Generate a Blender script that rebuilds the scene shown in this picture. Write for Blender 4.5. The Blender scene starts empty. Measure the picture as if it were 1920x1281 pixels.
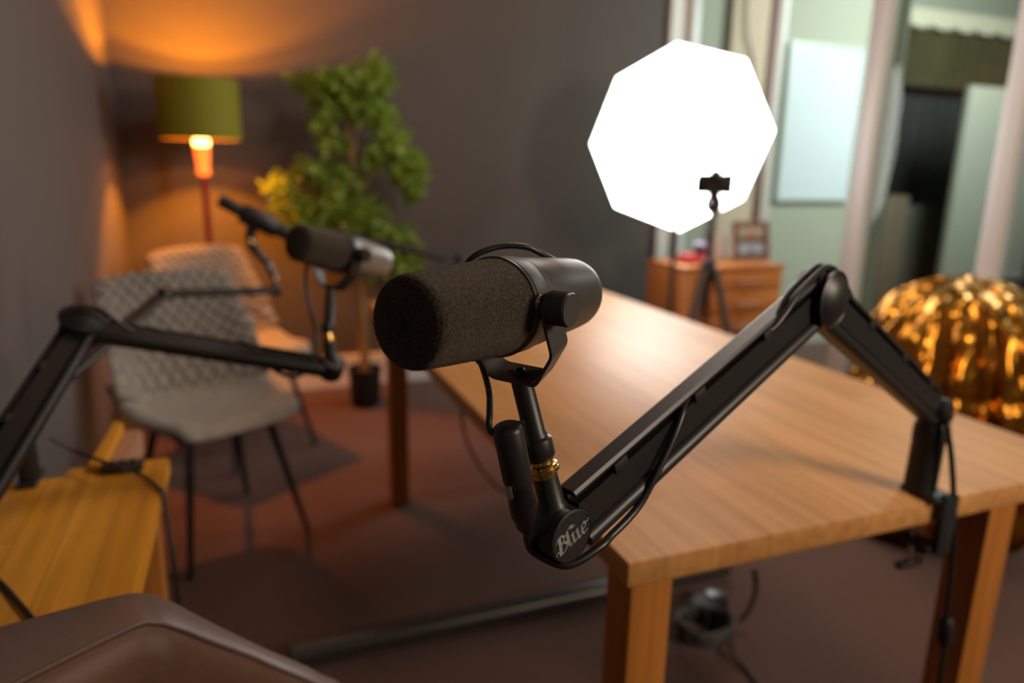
import bpy, bmesh, math, random
from mathutils import Vector, Matrix, noise
random.seed(7)
S = bpy.context.scene
COL = S.collection
V = Vector
PI = math.pi

# ---------------------------------------------------------------- camera
H = 1.21                                   # lens height above the carpet
FPX, PITCH, ROLL, YAW = 1340.3, 13.744, 1.123, -21.327
_p, _r, _y = map(math.radians, (PITCH, ROLL, YAW))
CF = V((-math.sin(_y)*math.cos(_p), math.cos(_y)*math.cos(_p), -math.sin(_p)))
_rt = V((math.cos(_y), math.sin(_y), 0)); _up = _rt.cross(CF)
CR = _rt*math.cos(_r)+_up*math.sin(_r); CU = -_rt*math.sin(_r)+_up*math.cos(_r)
cd = bpy.data.cameras.new('camera'); cam = bpy.data.objects.new('camera', cd); COL.objects.link(cam)
m = Matrix((CR, CU, -CF)).transposed().to_4x4(); m.translation = V((0, 0, H)); cam.matrix_world = m
cd.sensor_width = 36; cd.lens = FPX/1920*36; cd.clip_start = .02
cd.dof.use_dof = True; cd.dof.focus_distance = .515; cd.dof.aperture_fstop = 2.9; cd.dof.aperture_blades = 0
S.camera = cam

# ---------------------------------------------------------------- view, world, lights
S.view_settings.view_transform = 'Standard'; S.view_settings.look = 'None'
S.view_settings.gamma = 1; S.view_settings.use_curve_mapping = False
S.view_settings.exposure = 0.0
w = bpy.data.worlds.new('world'); S.world = w; w.use_nodes = True
w.node_tree.nodes['Background'].inputs[0].default_value = (1, .86, .74, 1)
w.node_tree.nodes['Background'].inputs[1].default_value = .035

def area(name, loc, target, size, power, color, spread=180):
    d = bpy.data.lights.new(name, 'AREA'); d.shape = 'DISK'; d.size = size; d.energy = power; d.color = color
    d.spread = math.radians(spread)
    o = bpy.data.objects.new(name, d); COL.objects.link(o); o.location = loc
    o.rotation_euler = (V(target)-V(loc)).to_track_quat('-Z', 'Y').to_euler(); return o
area('studio_key_light', (2.1, -1.15, 1.95), (.5, .9, .8), .75, 46, (1, .81, .63))
area('office_ceiling_light', (4.3, 2.4, 2.6), (3.9, 4.0, .9), .9, 84, (.97, 1, .95))
area('office_fill_light', (4.6, 1.2, 2.4), (4.6, 4.5, 1.0), .7, 20, (.85, .97, 1))  # added area light high in the office, brightens the curtain side
area('room_fill_light', (1.3, 1.9, 2.7), (1.2, 2.2, .4), .8, 19, (1, .84, .72))  # added overhead fill for back wall and table, no lamp seen there

# ---------------------------------------------------------------- helpers: places
def ray(px, py): return CF + CR*((px-960)/FPX) - CU*((py-640.5)/FPX)
O = V((0, 0, H))
def onz(px, py, z): d = ray(px, py); return O + d*((z-H)/d.z)
def ony(px, py, y): d = ray(px, py); return O + d*(y/d.y)
def onx(px, py, x): d = ray(px, py); return O + d*(x/d.x)
def at(px, py, dep): return O + ray(px, py)*dep

# ---------------------------------------------------------------- helpers: materials
MATS = {}
def mat(name, col, rough=.5, metal=0, bump=None, vary=None, spec=.5, sheen=0, coat=0, emit=None, trans=0):
    mt = bpy.data.materials.new(name); mt.use_nodes = True; nt = mt.node_tree; N = nt.nodes; L = nt.links
    b = N['Principled BSDF']
    b.inputs['Base Color'].default_value = (*col, 1); b.inputs['Roughness'].default_value = rough
    b.inputs['Metallic'].default_value = metal; b.inputs['Specular IOR Level'].default_value = spec
    if sheen: b.inputs['Sheen Weight'].default_value = sheen; b.inputs['Sheen Roughness'].default_value = .4
    if coat: b.inputs['Coat Weight'].default_value = coat; b.inputs['Coat Roughness'].default_value = .15
    if emit: b.inputs['Emission Color'].default_value = (*emit[0], 1); b.inputs['Emission Strength'].default_value = emit[1]
    if trans: b.inputs['Transmission Weight'].default_value = trans
    tc = N.new('ShaderNodeTexCoord')
    if vary:                                # (scale, other colour, contrast)
        n = N.new('ShaderNodeTexNoise'); n.inputs['Scale'].default_value = vary[0]; n.inputs['Detail'].default_value = 4
        L.new(tc.outputs['Object'], n.inputs['Vector'])
        r = N.new('ShaderNodeValToRGB'); c = vary[2] if len(vary) > 2 else .2
        r.color_ramp.elements[0].position = .5-c; r.color_ramp.elements[1].position = .5+c
        r.color_ramp.elements[0].color = (*col, 1); r.color_ramp.elements[1].color = (*vary[1], 1)
        L.new(n.outputs['Fac'], r.inputs['Fac']); L.new(r.outputs['Color'], b.inputs['Base Color'])
    if bump:                                # (scale, strength, distance)
        n = N.new('ShaderNodeTexNoise'); n.inputs['Scale'].default_value = bump[0]; n.inputs['Detail'].default_value = 3
        L.new(tc.outputs['Object'], n.inputs['Vector'])
        bp = N.new('ShaderNodeBump'); bp.inputs['Strength'].default_value = bump[1]
        bp.inputs['Distance'].default_value = bump[2] if len(bump) > 2 else .001
        L.new(n.outputs['Fac'], bp.inputs['Height']); L.new(bp.outputs['Normal'], b.inputs['Normal'])
    MATS[name] = mt; return mt

def wood(name, c1, c2, plank=.07, rough=.35, axis='Y', length=.9, coat=0.0):
    mt = bpy.data.materials.new(name); mt.use_nodes = True; nt = mt.node_tree; N = nt.nodes; L = nt.links
    b = N['Principled BSDF']; b.inputs['Roughness'].default_value = rough
    if coat: b.inputs['Coat Weight'].default_value = coat; b.inputs['Coat Roughness'].default_value = .3
    tc = N.new('ShaderNodeTexCoord'); mp = N.new('ShaderNodeMapping')
    if axis == 'Y': mp.inputs['Rotation'].default_value = (0, 0, PI/2)
    if axis == 'Z': mp.inputs['Rotation'].default_value = (0, PI/2, 0)
    L.new(tc.outputs['Object'], mp.inputs['Vector'])
    br = N.new('ShaderNodeTexBrick'); br.inputs['Scale'].default_value = 1
    br.inputs['Brick Width'].default_value = length; br.inputs['Row Height'].default_value = plank
    br.inputs['Mortar Size'].default_value = .0006; br.offset = .37
    br.inputs['Color1'].default_value = (*c1, 1); br.inputs['Color2'].default_value = (*c2, 1)
    br.inputs['Mortar'].default_value = (*[k*.6 for k in c2], 1)
    L.new(mp.outputs['Vector'], br.inputs['Vector'])
    m2 = N.new('ShaderNodeMapping'); m2.inputs['Scale'].default_value = (3, 60, 60)
    L.new(mp.outputs['Vector'], m2.inputs['Vector'])
    n = N.new('ShaderNodeTexNoise'); n.inputs['Scale'].default_value = 1; n.inputs['Detail'].default_value = 5
    L.new(m2.outputs['Vector'], n.inputs['Vector'])
    mx = N.new('ShaderNodeMix'); mx.data_type = 'RGBA'; mx.blend_type = 'MULTIPLY'; mx.inputs[0].default_value = 1
    r = N.new('ShaderNodeValToRGB'); r.color_ramp.elements[0].position = .3; r.color_ramp.elements[1].position = .7
    r.color_ramp.elements[0].color = (.72, .68, .62, 1); r.color_ramp.elements[1].color = (1, 1, 1, 1)
    L.new(n.outputs['Fac'], r.inputs['Fac']); L.new(br.outputs['Color'], mx.inputs[6]); L.new(r.outputs['Color'], mx.inputs[7])
    L.new(mx.outputs[2], b.inputs['Base Color'])
    MATS[name] = mt; return mt

wall_m = mat('wall_paint', (.104, .086, .081), .75, bump=(60, .15))
wallL_m = wall_m
carpet = mat('carpet', (.108, .036, .017), .95, vary=(320, (.066, .022, .011)), bump=(500, .8, .003), sheen=.3)
white_m = mat('white_paint', (.72, .70, .68), .45)
cream_m = mat('cream_wall', (.64, .50, .38), .7)
pink_m = mat('white_frame', (.83, .82, .82), .4)
green_m = mat('frame_edge', (.30, .34, .29), .4)
ceil_m = mat('ceiling_white', (.25, .24, .23), .9)
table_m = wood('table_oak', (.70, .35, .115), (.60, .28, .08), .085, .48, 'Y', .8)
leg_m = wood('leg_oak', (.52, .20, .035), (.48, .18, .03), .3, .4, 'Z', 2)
desk_m = wood('desk_oak', (.88, .40, .028), (.70, .29, .02), .055, .4, 'Y', .35)
cab_m = wood('cabinet_cherry', (.66, .24, .06), (.62, .22, .055), .5, .4, 'X', 2)
blk = mat('black_satin', (.015, .014, .014), .42, bump=(900, .08, .0005))
blk_matte = mat('black_matte', (.012, .012, .012), .6)
blk_gloss = mat('black_gloss', (.010, .010, .010), .22)
cable_m = mat('cable_rubber', (.012, .012, .012), .38)
cable_g = mat('grey_cable', (.06, .055, .05), .45)
steel = mat('steel', (.6, .58, .55), .25, 1)
brass = mat('brass', (.72, .46, .14), .26, 1)
micbody = mat('mic_paint', (.055, .050, .046), .40, bump=(1400, .1, .0003), spec=.6)
micsilver = mat('mic_grey', (.26, .24, .23), .35, .3)
letter_m = mat('letter_grey', (.30, .31, .29), .5)

def foam_mat():
    mt = mat('foam', (.020, .016, .0125), .95, spec=.15)
    nt = mt.node_tree; N = nt.nodes; L = nt.links; b = N['Principled BSDF']
    tc = [n for n in N if n.type == 'TEX_COORD'][0]
    n1 = N.new('ShaderNodeTexNoise'); n1.inputs['Scale'].default_value = 1100; n1.inputs['Detail'].default_value = 3
    n2 = N.new('ShaderNodeTexVoronoi'); n2.inputs['Scale'].default_value = 1300
    for n in (n1, n2): L.new(tc.outputs['Object'], n.inputs['Vector'])
    r = N.new('ShaderNodeValToRGB'); r.color_ramp.elements[0].position = .42; r.color_ramp.elements[1].position = .68
    r.color_ramp.elements[0].color = (.012, .010, .008, 1); r.color_ramp.elements[1].color = (.12, .095, .07, 1)
    L.new(n1.outputs['Fac'], r.inputs['Fac']); L.new(r.outputs['Color'], b.inputs['Base Color'])
    bp = N.new('ShaderNodeBump'); bp.inputs['Strength'].default_value = 1; bp.inputs['Distance'].default_value = .0008
    L.new(n2.outputs['Distance'], bp.inputs['Height']); L.new(bp.outputs['Normal'], b.inputs['Normal'])
    b.inputs['Sheen Weight'].default_value = .25; b.inputs['Sheen Tint'].default_value = (.6, .5, .4, 1)
    return mt
foam_m = foam_mat()

def quilt_mat(name, col, col2):
    mt = mat(name, col, .85, vary=(35, col2, .25), sheen=.2)
    nt = mt.node_tree; N = nt.nodes; L = nt.links; b = N['Principled BSDF']
    uv = N.new('ShaderNodeUVMap')
    hs = []
    for sgn in (1, -1):
        mp = N.new('ShaderNodeMapping'); mp.inputs['Rotation'].default_value = (0, 0, sgn*.62)
        L.new(uv.outputs['UV'], mp.inputs['Vector'])
        wv = N.new('ShaderNodeTexWave'); wv.wave_type = 'BANDS'; wv.inputs['Scale'].default_value = 1.9
        wv.wave_profile = 'SIN'; L.new(mp.outputs['Vector'], wv.inputs['Vector'])
        p = N.new('ShaderNodeMath'); p.operation = 'POWER'; p.inputs[1].default_value = .35
        L.new(wv.outputs['Fac'], p.inputs[0]); hs.append(p)
    mn = N.new('ShaderNodeMath'); mn.operation = 'MINIMUM'; L.new(hs[0].outputs[0], mn.inputs[0]); L.new(hs[1].outputs[0], mn.inputs[1])
    bp = N.new('ShaderNodeBump'); bp.inputs['Strength'].default_value = 1; bp.inputs['Distance'].default_value = .015
    L.new(mn.outputs[0], bp.inputs['Height']); L.new(bp.outputs['Normal'], b.inputs['Normal'])
    return mt
grey_q = quilt_mat('grey_quilted_fabric', (.33, .285, .24), (.21, .185, .16))
grey_f = mat('grey_fabric', (.33, .285, .24), .85, vary=(35, (.21, .185, .16), .25), sheen=.2)
brown_l = mat('brown_leather', (.12, .055, .024), .58, vary=(14, (.085, .040, .024), .3), bump=(180, .3, .001))
brown_s = mat('brown_leather_lit_edge', (.15, .095, .075), .42, vary=(14, (.12, .075, .06), .3), bump=(180, .3, .001))  # greyer and lighter than the panel: light on the top edge painted in
shade_m = mat('green_lampshade', (.19, .18, .003), .8)
red_m = mat('red_lacquer', (.30, .010, .005), .35)
amber_m = mat('amber_glass', (.9, .2, .03), .2, emit=((1, .16, .02), 2.2))
hot_m = mat('bulb_filament_glow', (1, .6, .3), .3, emit=((1, .42, .1), 14))
diff_m = mat('softbox_diffuser', (.9, .9, .9), .9, emit=((1, .975, .94), 10.5))
leaf_m = mat('leaf_green', (.17, .30, .035), .4, vary=(9, (.36, .46, .07), .2))
_n = leaf_m.node_tree; _b = _n.nodes['Principled BSDF']; _o = [q for q in _n.nodes if q.type == 'OUTPUT_MATERIAL'][0]
_t = _n.nodes.new('ShaderNodeBsdfTranslucent'); _t.inputs[0].default_value = (.30, .40, .04, 1); _x = _n.nodes.new('ShaderNodeMixShader'); _x.inputs[0].default_value = .4
_n.links.new(_b.outputs[0], _x.inputs[1]); _n.links.new(_t.outputs[0], _x.inputs[2]); _n.links.new(_x.outputs[0], _o.inputs[0])
bark_m = mat('bark', (.30, .17, .06), .8, bump=(40, .5, .004))
gold_m = mat('gold_foil', (.50, .215, .024), .25, .92, bump=(4.5, 1.0, .06))
_n = gold_m.node_tree; _t = [q for q in _n.nodes if q.type == 'TEX_COORD'][0]; _k = [q for q in _n.nodes if q.type == 'TEX_NOISE'][0]
_k.inputs['Detail'].default_value = 1.2; _m = _n.nodes.new('ShaderNodeMapping'); _m.inputs['Scale'].default_value = (2.6, 2.6, .75)
_n.links.new(_t.outputs['Object'], _m.inputs['Vector']); _n.links.new(_m.outputs['Vector'], _k.inputs['Vector'])
tube_m = mat('grey_tube_paint', (.07, .068, .062), .3, .3)
tri_m = mat('tripod_grey', (.13, .095, .085), .4, .3)
curtain_m = mat('black_curtain', (.014, .015, .014), .85, vary=(2.0, (.028, .029, .027), .3))
olive_m = mat('olive_curtain', (.030, .028, .008), .85, vary=(6, (.055, .045, .012), .25))
val_m = mat('cream_valance', (.50, .47, .36), .8)
pale_m = mat('pale_green_wall', (.40, .41, .34), .7)
board_m = mat('white_board', (.66, .73, .78), .25)
door_m = mat('grey_green_door', (.23, .24, .20), .5)
screen_m = mat('dark_olive_fabric', (.045, .048, .036), .85)
brownpan_m = mat('brown_panel', (.095, .07, .045), .7)

def glass_mat():
    mt = bpy.data.materials.new('pane_glass'); mt.use_nodes = True; nt = mt.node_tree; N = nt.nodes; L = nt.links
    N.remove(N['Principled BSDF']); out = [n for n in N if n.type == 'OUTPUT_MATERIAL'][0]
    t = N.new('ShaderNodeBsdfTransparent'); t.inputs[0].default_value = (.90, .95, .92, 1)
    g = N.new('ShaderNodeBsdfGlossy'); g.inputs['Roughness'].default_value = .02
    lw = N.new('ShaderNodeLayerWeight'); lw.inputs['Blend'].default_value = .5
    pw = N.new('ShaderNodeMath'); pw.operation = 'POWER'; pw.inputs[1].default_value = 4; L.new(lw.outputs['Facing'], pw.inputs[0])
    f = N.new('ShaderNodeMath'); f.operation = 'MULTIPLY_ADD'; f.inputs[1].default_value = .22; f.inputs[2].default_value = .015; L.new(pw.outputs[0], f.inputs[0])
    mx = N.new('ShaderNodeMixShader'); L.new(f.outputs[0], mx.inputs[0]); L.new(t.outputs[0], mx.inputs[1]); L.new(g.outputs[0], mx.inputs[2])
    L.new(mx.outputs[0], out.inputs[0]); return mt
glass_m = glass_mat()

# ---------------------------------------------------------------- helpers: objects
ROOT = {}
def tag(o, label=None, cat=None, group=None, kind=None):
    if label: o['label'] = label
    if cat: o['category'] = cat
    if group: o['group'] = group
    if kind: o['kind'] = kind
    return o
def thing(name, label, cat, loc=(0, 0, 0), group=None):
    o = bpy.data.objects.new(name, None); COL.objects.link(o); o.location = loc; o.empty_display_size = .05
    ROOT[o.name] = V(loc); return tag(o, label, cat, group)
def obj(name, bm, m, parent=None, smooth=40):
    """links a bmesh in world coordinates as one object"""
    off = V((0, 0, 0))
    if parent: off = ROOT[parent.name]
    else:
        xs = [v.co for v in bm.verts]
        off = V((sum(v.x for v in xs)/len(xs), sum(v.y for v in xs)/len(xs), min(v.z for v in xs)))
    for v in bm.verts: v.co -= off
    me = bpy.data.meshes.new(name); bmesh.ops.recalc_face_normals(bm, faces=bm.faces[:])
    bm.to_mesh(me); bm.free()
    for mm in (m if isinstance(m, (list, tuple)) else [m]): me.materials.append(mm)
    if smooth:
        for p in me.polygons: p.use_smooth = True
        me.set_sharp_from_angle(angle=math.radians(smooth))
    o = bpy.data.objects.new(name, me); COL.objects.link(o)
    if parent:
        o.parent = parent; ROOT[o.name] = off
    else: o.location = off; ROOT[o.name] = off
    return o
def struct(name, bm, m, parent=None, smooth=0):
    o = obj(name, bm, m, parent, smooth)
    if not parent: o['kind'] = 'structure'
    return o
def frame(x, y=None, z=None, o=(0, 0, 0)):
    """matrix whose columns are the given axes"""
    M = Matrix.Identity(4)
    for i, a in enumerate((x, y, z)):
        a = V(a)
        for k in range(3): M[k][i] = a[k]
    M.translation = V(o); return M
def zframe(p, d, hint=(0, 0, 1)):
    d = V(d).normalized(); h = V(hint)
    if abs(d.dot(h)) > .98: h = V((1, 0, 0))
    x = h.cross(d).normalized(); y = d.cross(x); return frame(x, y, d, p)
def box(bm, lo, hi, M=None, bev=0, seg=2):
    lo, hi = V(lo), V(hi); s = hi-lo; c = (lo+hi)/2
    r = bmesh.ops.create_cube(bm, size=1); vs = r['verts']
    for v in vs: v.co = V((v.co.x*s.x, v.co.y*s.y, v.co.z*s.z))+c
    if bev:
        es = list({e for v in vs for e in v.link_edges})
        rr = bmesh.ops.bevel(bm, geom=es, offset=bev, segments=seg, affect='EDGES', profile=.5)
        vs = list({v for f in rr['faces'] for v in f.verts} | {v for v in vs if v.is_valid})
    if M:
        for v in vs: v.co = M @ v.co
    return bm
def lathe(bm, prof, M, n=40, cap=True):
    rings = []
    for r, z in prof:
        rings.append([bm.verts.new(M @ V((r*math.cos(2*PI*k/n), r*math.sin(2*PI*k/n), z))) for k in range(n)])
    for a, b in zip(rings, rings[1:]):
        for k in range(n): bm.faces.new((a[k], a[(k+1) % n], b[(k+1) % n], b[k]))
    if cap: bm.faces.new(rings[0][::-1]); bm.faces.new(rings[-1])
    return bm
def smooth_path(pts, n=8):
    pts = [V(p) for p in pts]
    if len(pts) < 3: return pts
    P = [2*pts[0]-pts[1]]+pts+[2*pts[-1]-pts[-2]]; out = []
    for i in range(1, len(P)-2):
        for k in range(n):
            t = k/n; a, b, c, d = P[i-1:i+3]
            out.append(.5*((2*b)+(c-a)*t+(2*a-5*b+4*c-d)*t*t+(3*b-a-3*c+d)*t**3))
    out.append(pts[-1]); return out
def tube(bm, pts, r, n=10, sm=True, rs=None):
    pts = smooth_path(pts) if sm else [V(p) for p in pts]
    rings = []; t0 = (pts[1]-pts[0]).normalized(); x = t0.orthogonal().normalized()
    for i, p in enumerate(pts):
        t = (pts[min(i+1, len(pts)-1)]-pts[max(i-1, 0)]).normalized()
        x = (x-t*x.dot(t)).normalized(); y = t.cross(x)
        rr = r if rs is None else rs[0]+(rs[1]-rs[0])*i/(len(pts)-1)
        rings.append([bm.verts.new(p+rr*(math.cos(2*PI*k/n)*x+math.sin(2*PI*k/n)*y)) for k in range(n)])
    for a, b in zip(rings, rings[1:]):
        for k in range(n): bm.faces.new((a[k], a[(k+1) % n], b[(k+1) % n], b[k]))
    bm.faces.new(rings[0][::-1]); bm.faces.new(rings[-1]); return bm
def extrude(bm, poly, M, z0, z1):
    a = [bm.verts.new(M @ V((x, y, z0))) for x, y in poly]; b = [bm.verts.new(M @ V((x, y, z1))) for x, y in poly]
    n = len(poly)
    for k in range(n): bm.faces.new((a[k], a[(k+1) % n], b[(k+1) % n], b[k]))
    bm.faces.new(a[::-1]); bm.faces.new(b); return bm
def BM(): return bmesh.new()
def cyl(p0, p1, r, n=32, r2=None, bev=.0):
    p0, p1 = V(p0), V(p1); L = (p1-p0).length; r2 = r if r2 is None else r2
    prof = [(r, 0), (r2, L)] if not bev else [(r-bev, 0), (r-bev*.3, bev*.3), (r, bev), (r2, L-bev), (r2-bev*.3, L-bev*.3), (r2-bev, L)]
    return lathe(BM(), prof, zframe(p0, p1-p0), n)

# ================================================================ the room
XL, YB, XR, ZC = -.47, 3.90, 2.60, 2.75
TZ = .72
b = BM(); box(b, (-.6, -3, -.1), (9, 7, 0)); struct('floor', b, carpet)
b = BM(); box(b, (-.6, -3, ZC), (9, 7, ZC+.1)); struct('ceiling', b, ceil_m)
b = BM(); box(b, (XL-.12, -3, 0), (XL, YB, ZC)); struct('wall_left', b, wallL_m)
b = BM(); box(b, (XL-.12, YB, 0), (2.47, YB+.12, ZC)); struct('wall_back', b, wall_m)
b = BM(); box(b, (XL, YB-.022, 0), (2.44, YB, .18), bev=.004); struct('baseboard_back', b, pink_m)
b = BM(); box(b, (2.47, YB-.03, 0), (2.60, YB+.02, ZC), bev=.006)
struct('trim_1', b, mat('bright_trim', (.85, .80, .76), .5))
# glass partition along the right side: each bay a window
def bay(n, y0, y1, fw0, fw1):
    t = bpy.data.objects.new(f'window_{n}', None); COL.objects.link(t); t.location = (XR, (y0+y1)/2, 0); ROOT[t.name] = V(t.location)
    t['kind'] = 'structure'
    b = BM(); box(b, (XR+.022, y0+.001, .08), (XR+.028, y1-.001, 2.5)); obj('pane', b, glass_m, t, 0)
    b = BM(); box(b, (XR-.01, y1-fw1, 0), (XR+.05, y1, ZC), bev=.006); obj('window_post', b, pink_m, t)
    if fw0:
        b = BM(); box(b, (XR-.004, y0, 0), (XR+.05, y0+fw0, ZC), bev=.006); obj('window_post', b, green_m, t)
    b = BM(); box(b, (XR, y0+fw0, 0), (XR+.05, y1-fw1, .08)); obj('bottom_rail', b, pink_m, t)
    b = BM(); box(b, (XR, y0+fw0, 2.5), (XR+.05, y1-fw1, 2.58)); obj('top_rail', b, pink_m, t)
bay(1, 2.515, 3.16, 0, .07)
bay(2, 1.87, 2.515, 0, .09)
bay(5, 3.16, YB-.03, 0, .035)
bay(3, .9, 1.87, 0, .075)
bay(4, -.1, .9, 0, .09)
# greenish inner edge beside the wide mullion
b = BM(); box(b, (XR+.05, 2.385, 0), (XR+.075, 2.435, ZC), bev=.006); struct('trim_3', b, green_m)
# the office beyond the glass
b = BM(); box(b, (XR+.12, 3.95, 0), (4.25, 4.05, ZC)); struct('wall_far', b, pale_m)
b = BM(); box(b, (2.93, 3.90, 0), (3.26, 3.949, ZC)); struct('trim_2', b, cream_m)
b = BM(); box(b, (4.25, 4.35, 0), (9, 4.45, ZC)); struct('wall_back_office', b, pale_m)
b = BM(); box(b, (4.20, 3.95, 0), (4.25, 4.35, ZC)); struct('trim_4', b, pale_m)

# whiteboard on the office wall
YO = 3.93
p0, p1 = ony(1487, 85, YO), ony(1585, 372, YO)
t = thing('whiteboard', 'pale blue whiteboard on the office wall behind the glass partition', 'whiteboard', ((p0.x+p1.x)/2, YO, p1.z))
b = BM(); box(b, (p0.x, YO-.008, p1.z), (p1.x, YO+.018, p0.z)); obj('writing_surface', b, board_m, t)
b = BM()
for lo, hi in (((p0.x-.02, p1.z-.02), (p0.x, p0.z+.02)), ((p1.x, p1.z-.02), (p1.x+.02, p0.z+.02)),
               ((p0.x, p0.z), (p1.x, p0.z+.02)), ((p0.x, p1.z-.02), (p1.x, p1.z))):
    box(b, (lo[0], YO-.015, lo[1]), (hi[0], YO+.018, hi[1]))
obj('board_frame', b, mat('aluminium_frame', (.55, .62, .60), .4, .2), t)

def drape(x0, x1, y, z0, z1, amp, folds, th=.012, zs=2):
    b = BM(); n = int((x1-x0)/.012); rows = []
    for j in range(zs+1):
        z = z0+(z1-z0)*j/zs; row = []
        for i in range(n+1):
            u = i/n; a = amp*(.6+.4*math.sin(u*17))*math.sin(2*PI*folds*u+math.sin(u*9)*1.2)
            row.append((x0+(x1-x0)*u, y+a, z))
        rows.append(row)
    vf = [[b.verts.new(p) for p in r] for r in rows]; vb = [[b.verts.new((p[0], p[1]+th, p[2])) for p in r] for r in rows]
    for vv, fl in ((vf, 0), (vb, 1)):
        for j in range(zs):
            for i in range(n):
                q = (vv[j][i], vv[j][i+1], vv[j+1][i+1], vv[j+1][i]); b.faces.new(q if not fl else q[::-1])
    for j in range(zs):
        for i in (0, n): b.faces.new((vf[j][i], vf[j+1][i], vb[j+1][i], vb[j][i]))
    for j in (0, zs):
        for i in range(n): b.faces.new((vf[j][i], vf[j][i+1], vb[j][i+1], vb[j][i]))
    return b
YC = 4.10
xa, xb = 4.30, 7.4
zv = ony(1800, 62, YC).z
tag(obj('curtain', drape(xa, xb, YC+.12, .02, zv, .03, 26), curtain_m), 'black floor-length curtain seen through the glass partition', 'curtain')
tag(obj('curtain', drape(xa, xb, YC, ony(1760, 165, YC).z, zv, .018, 40), olive_m), 'short olive brown curtain hanging under the cream valance', 'curtain')
b = BM()
n = 60; zt = zv+.20
prof = []
for i in range(n+1):
    u = i/n; prof.append((xa+(xb-xa)*u, zv+.02-.028*abs(math.sin(PI*u*14))))
for i in range(n):
    (x0, a0), (x1, a1) = prof[i], prof[i+1]
    for yy in (YC-.06, YC-.05):
        pass
    f = [b.verts.new(p) for p in ((x0, YC-.06, a0), (x1, YC-.06, a1), (x1, YC-.06, zv+.12), (x0, YC-.06, zv+.12))]
    g = [b.verts.new(p) for p in ((x0, YC-.045, a0), (x1, YC-.045, a1), (x1, YC-.045, zv+.12), (x0, YC-.045, zv+.12))]
    b.faces.new(f); b.faces.new(g[::-1]); b.faces.new((f[0], g[0], g[1], f[1])); b.faces.new((f[3], f[2], g[2], g[3]))
bmesh.ops.remove_doubles(b, verts=b.verts[:], dist=1e-5)
tag(obj('valance', b, val_m), 'cream scalloped valance above the dark curtains', 'valance')
# grey green door leaf standing open beyond the glass
YD = 3.55
a0, a1 = ony(1822, 160, YD), ony(1940, 165, YD)
t = thing('door_1', None, None, (a0.x, YD, 0)); t['kind'] = 'structure'
b = BM(); box(b, (a0.x, YD, .01), (a0.x+.85, YD+.04, a0.z), bev=.003); obj('door_leaf', b, door_m, t)
hp = ony(1880, 300, YD)
b = lathe(BM(), [(.012, 0), (.012, .05), (.028, .052), (.03, .07), (.02, .078)], zframe((hp.x, YD, hp.z), (0, -1, 0)), 20); obj('door_handle', b, steel, t)
# low fabric screen and brown cabinet in front of the curtain
a0, a1 = ony(1640, 372, 3.85), ony(1800, 385, 3.85)
t = thing('room_divider', 'dark olive fabric room divider standing before the black curtain', 'divider', ((4.7), 3.85, 0))
b = BM(); box(b, (4.50, 3.86, .05), (5.3, 3.90, a1.z), bev=.01); obj('panel', b, screen_m, t)
b = BM(); box(b, (4.55, 3.82, 0), (4.60, 3.94, .05)); obj('foot', b, blk_matte, t)
b = BM(); box(b, (5.15, 3.82, 0), (5.20, 3.94, .05)); obj('foot', b, blk_matte, t)
b = BM(); box(b, (4.27, 3.80, 0), (4.49, 4.0, a0.z+.02), bev=.01)
tag(obj('storage_column', b, brownpan_m), 'brown upright cabinet beside the olive divider behind the glass', 'cabinet')
# cable hanging down from above at the cream wall
b = BM(); tube(b, [ony(1398, -60, 3.885), ony(1400, 0, 3.885), ony(1401, 60, 3.88), ony(1412, 120, 3.885), ony(1418, 200, 3.885)], .006)
tag(obj('wall_cable', b, mat('taupe_cable', (.16, .11, .10), .5)), 'dark cable hanging down the cream column behind the glass', 'cable')

# ================================================================ wooden tables
X0, X1, Y0, Y1 = .443, 1.404, .708, 2.60
t = thing('studio_table', 'large oak table with a butcher block top in the middle', 'table', ((X0+X1)/2, (Y0+Y1)/2, 0))
TT = .036
b = BM(); box(b, (X0, Y0, TZ-TT), (X1, Y1, TZ), bev=.0025); obj('tabletop', b, table_m, t)
for x, y in ((.458, .722), (1.139, .722), (.470, 2.36), (1.139, 2.36)):
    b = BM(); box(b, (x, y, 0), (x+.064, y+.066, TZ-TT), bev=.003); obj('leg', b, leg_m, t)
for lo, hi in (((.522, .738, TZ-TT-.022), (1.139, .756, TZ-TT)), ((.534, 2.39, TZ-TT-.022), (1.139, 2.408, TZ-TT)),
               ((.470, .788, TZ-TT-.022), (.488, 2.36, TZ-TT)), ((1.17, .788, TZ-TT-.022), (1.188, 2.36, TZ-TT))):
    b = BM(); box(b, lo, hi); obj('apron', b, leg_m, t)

DX0, DX1, DY0, DY1 = -.462, -.128, .80, 1.24
t = thing('side_desk', 'honey oak side desk against the left wall', 'desk', ((DX0+DX1)/2, (DY0+DY1)/2, 0))
M = Matrix.Identity(4)
b = BM()
poly = [(DX0, DY0), (DX1-.008, DY0), (DX1, 1.262), (-.275, 1.262), (-.275, 1.226), (DX0, 1.226)]
extrude(b, poly, M, TZ-.03, TZ); bmesh.ops.bevel(b, geom=b.edges[:], offset=.002, segments=2, affect='EDGES')
obj('desktop', b, desk_m, t)
for x, y in ((DX0+.01, DY0+.03), (DX1-.07, DY0+.03), (DX0+.01, 1.16), (DX1-.07, 1.19)):
    b = BM(); box(b, (x, y, 0), (x+.05, y+.05, TZ-.03), bev=.003); obj('leg', b, leg_m, t)
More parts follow.
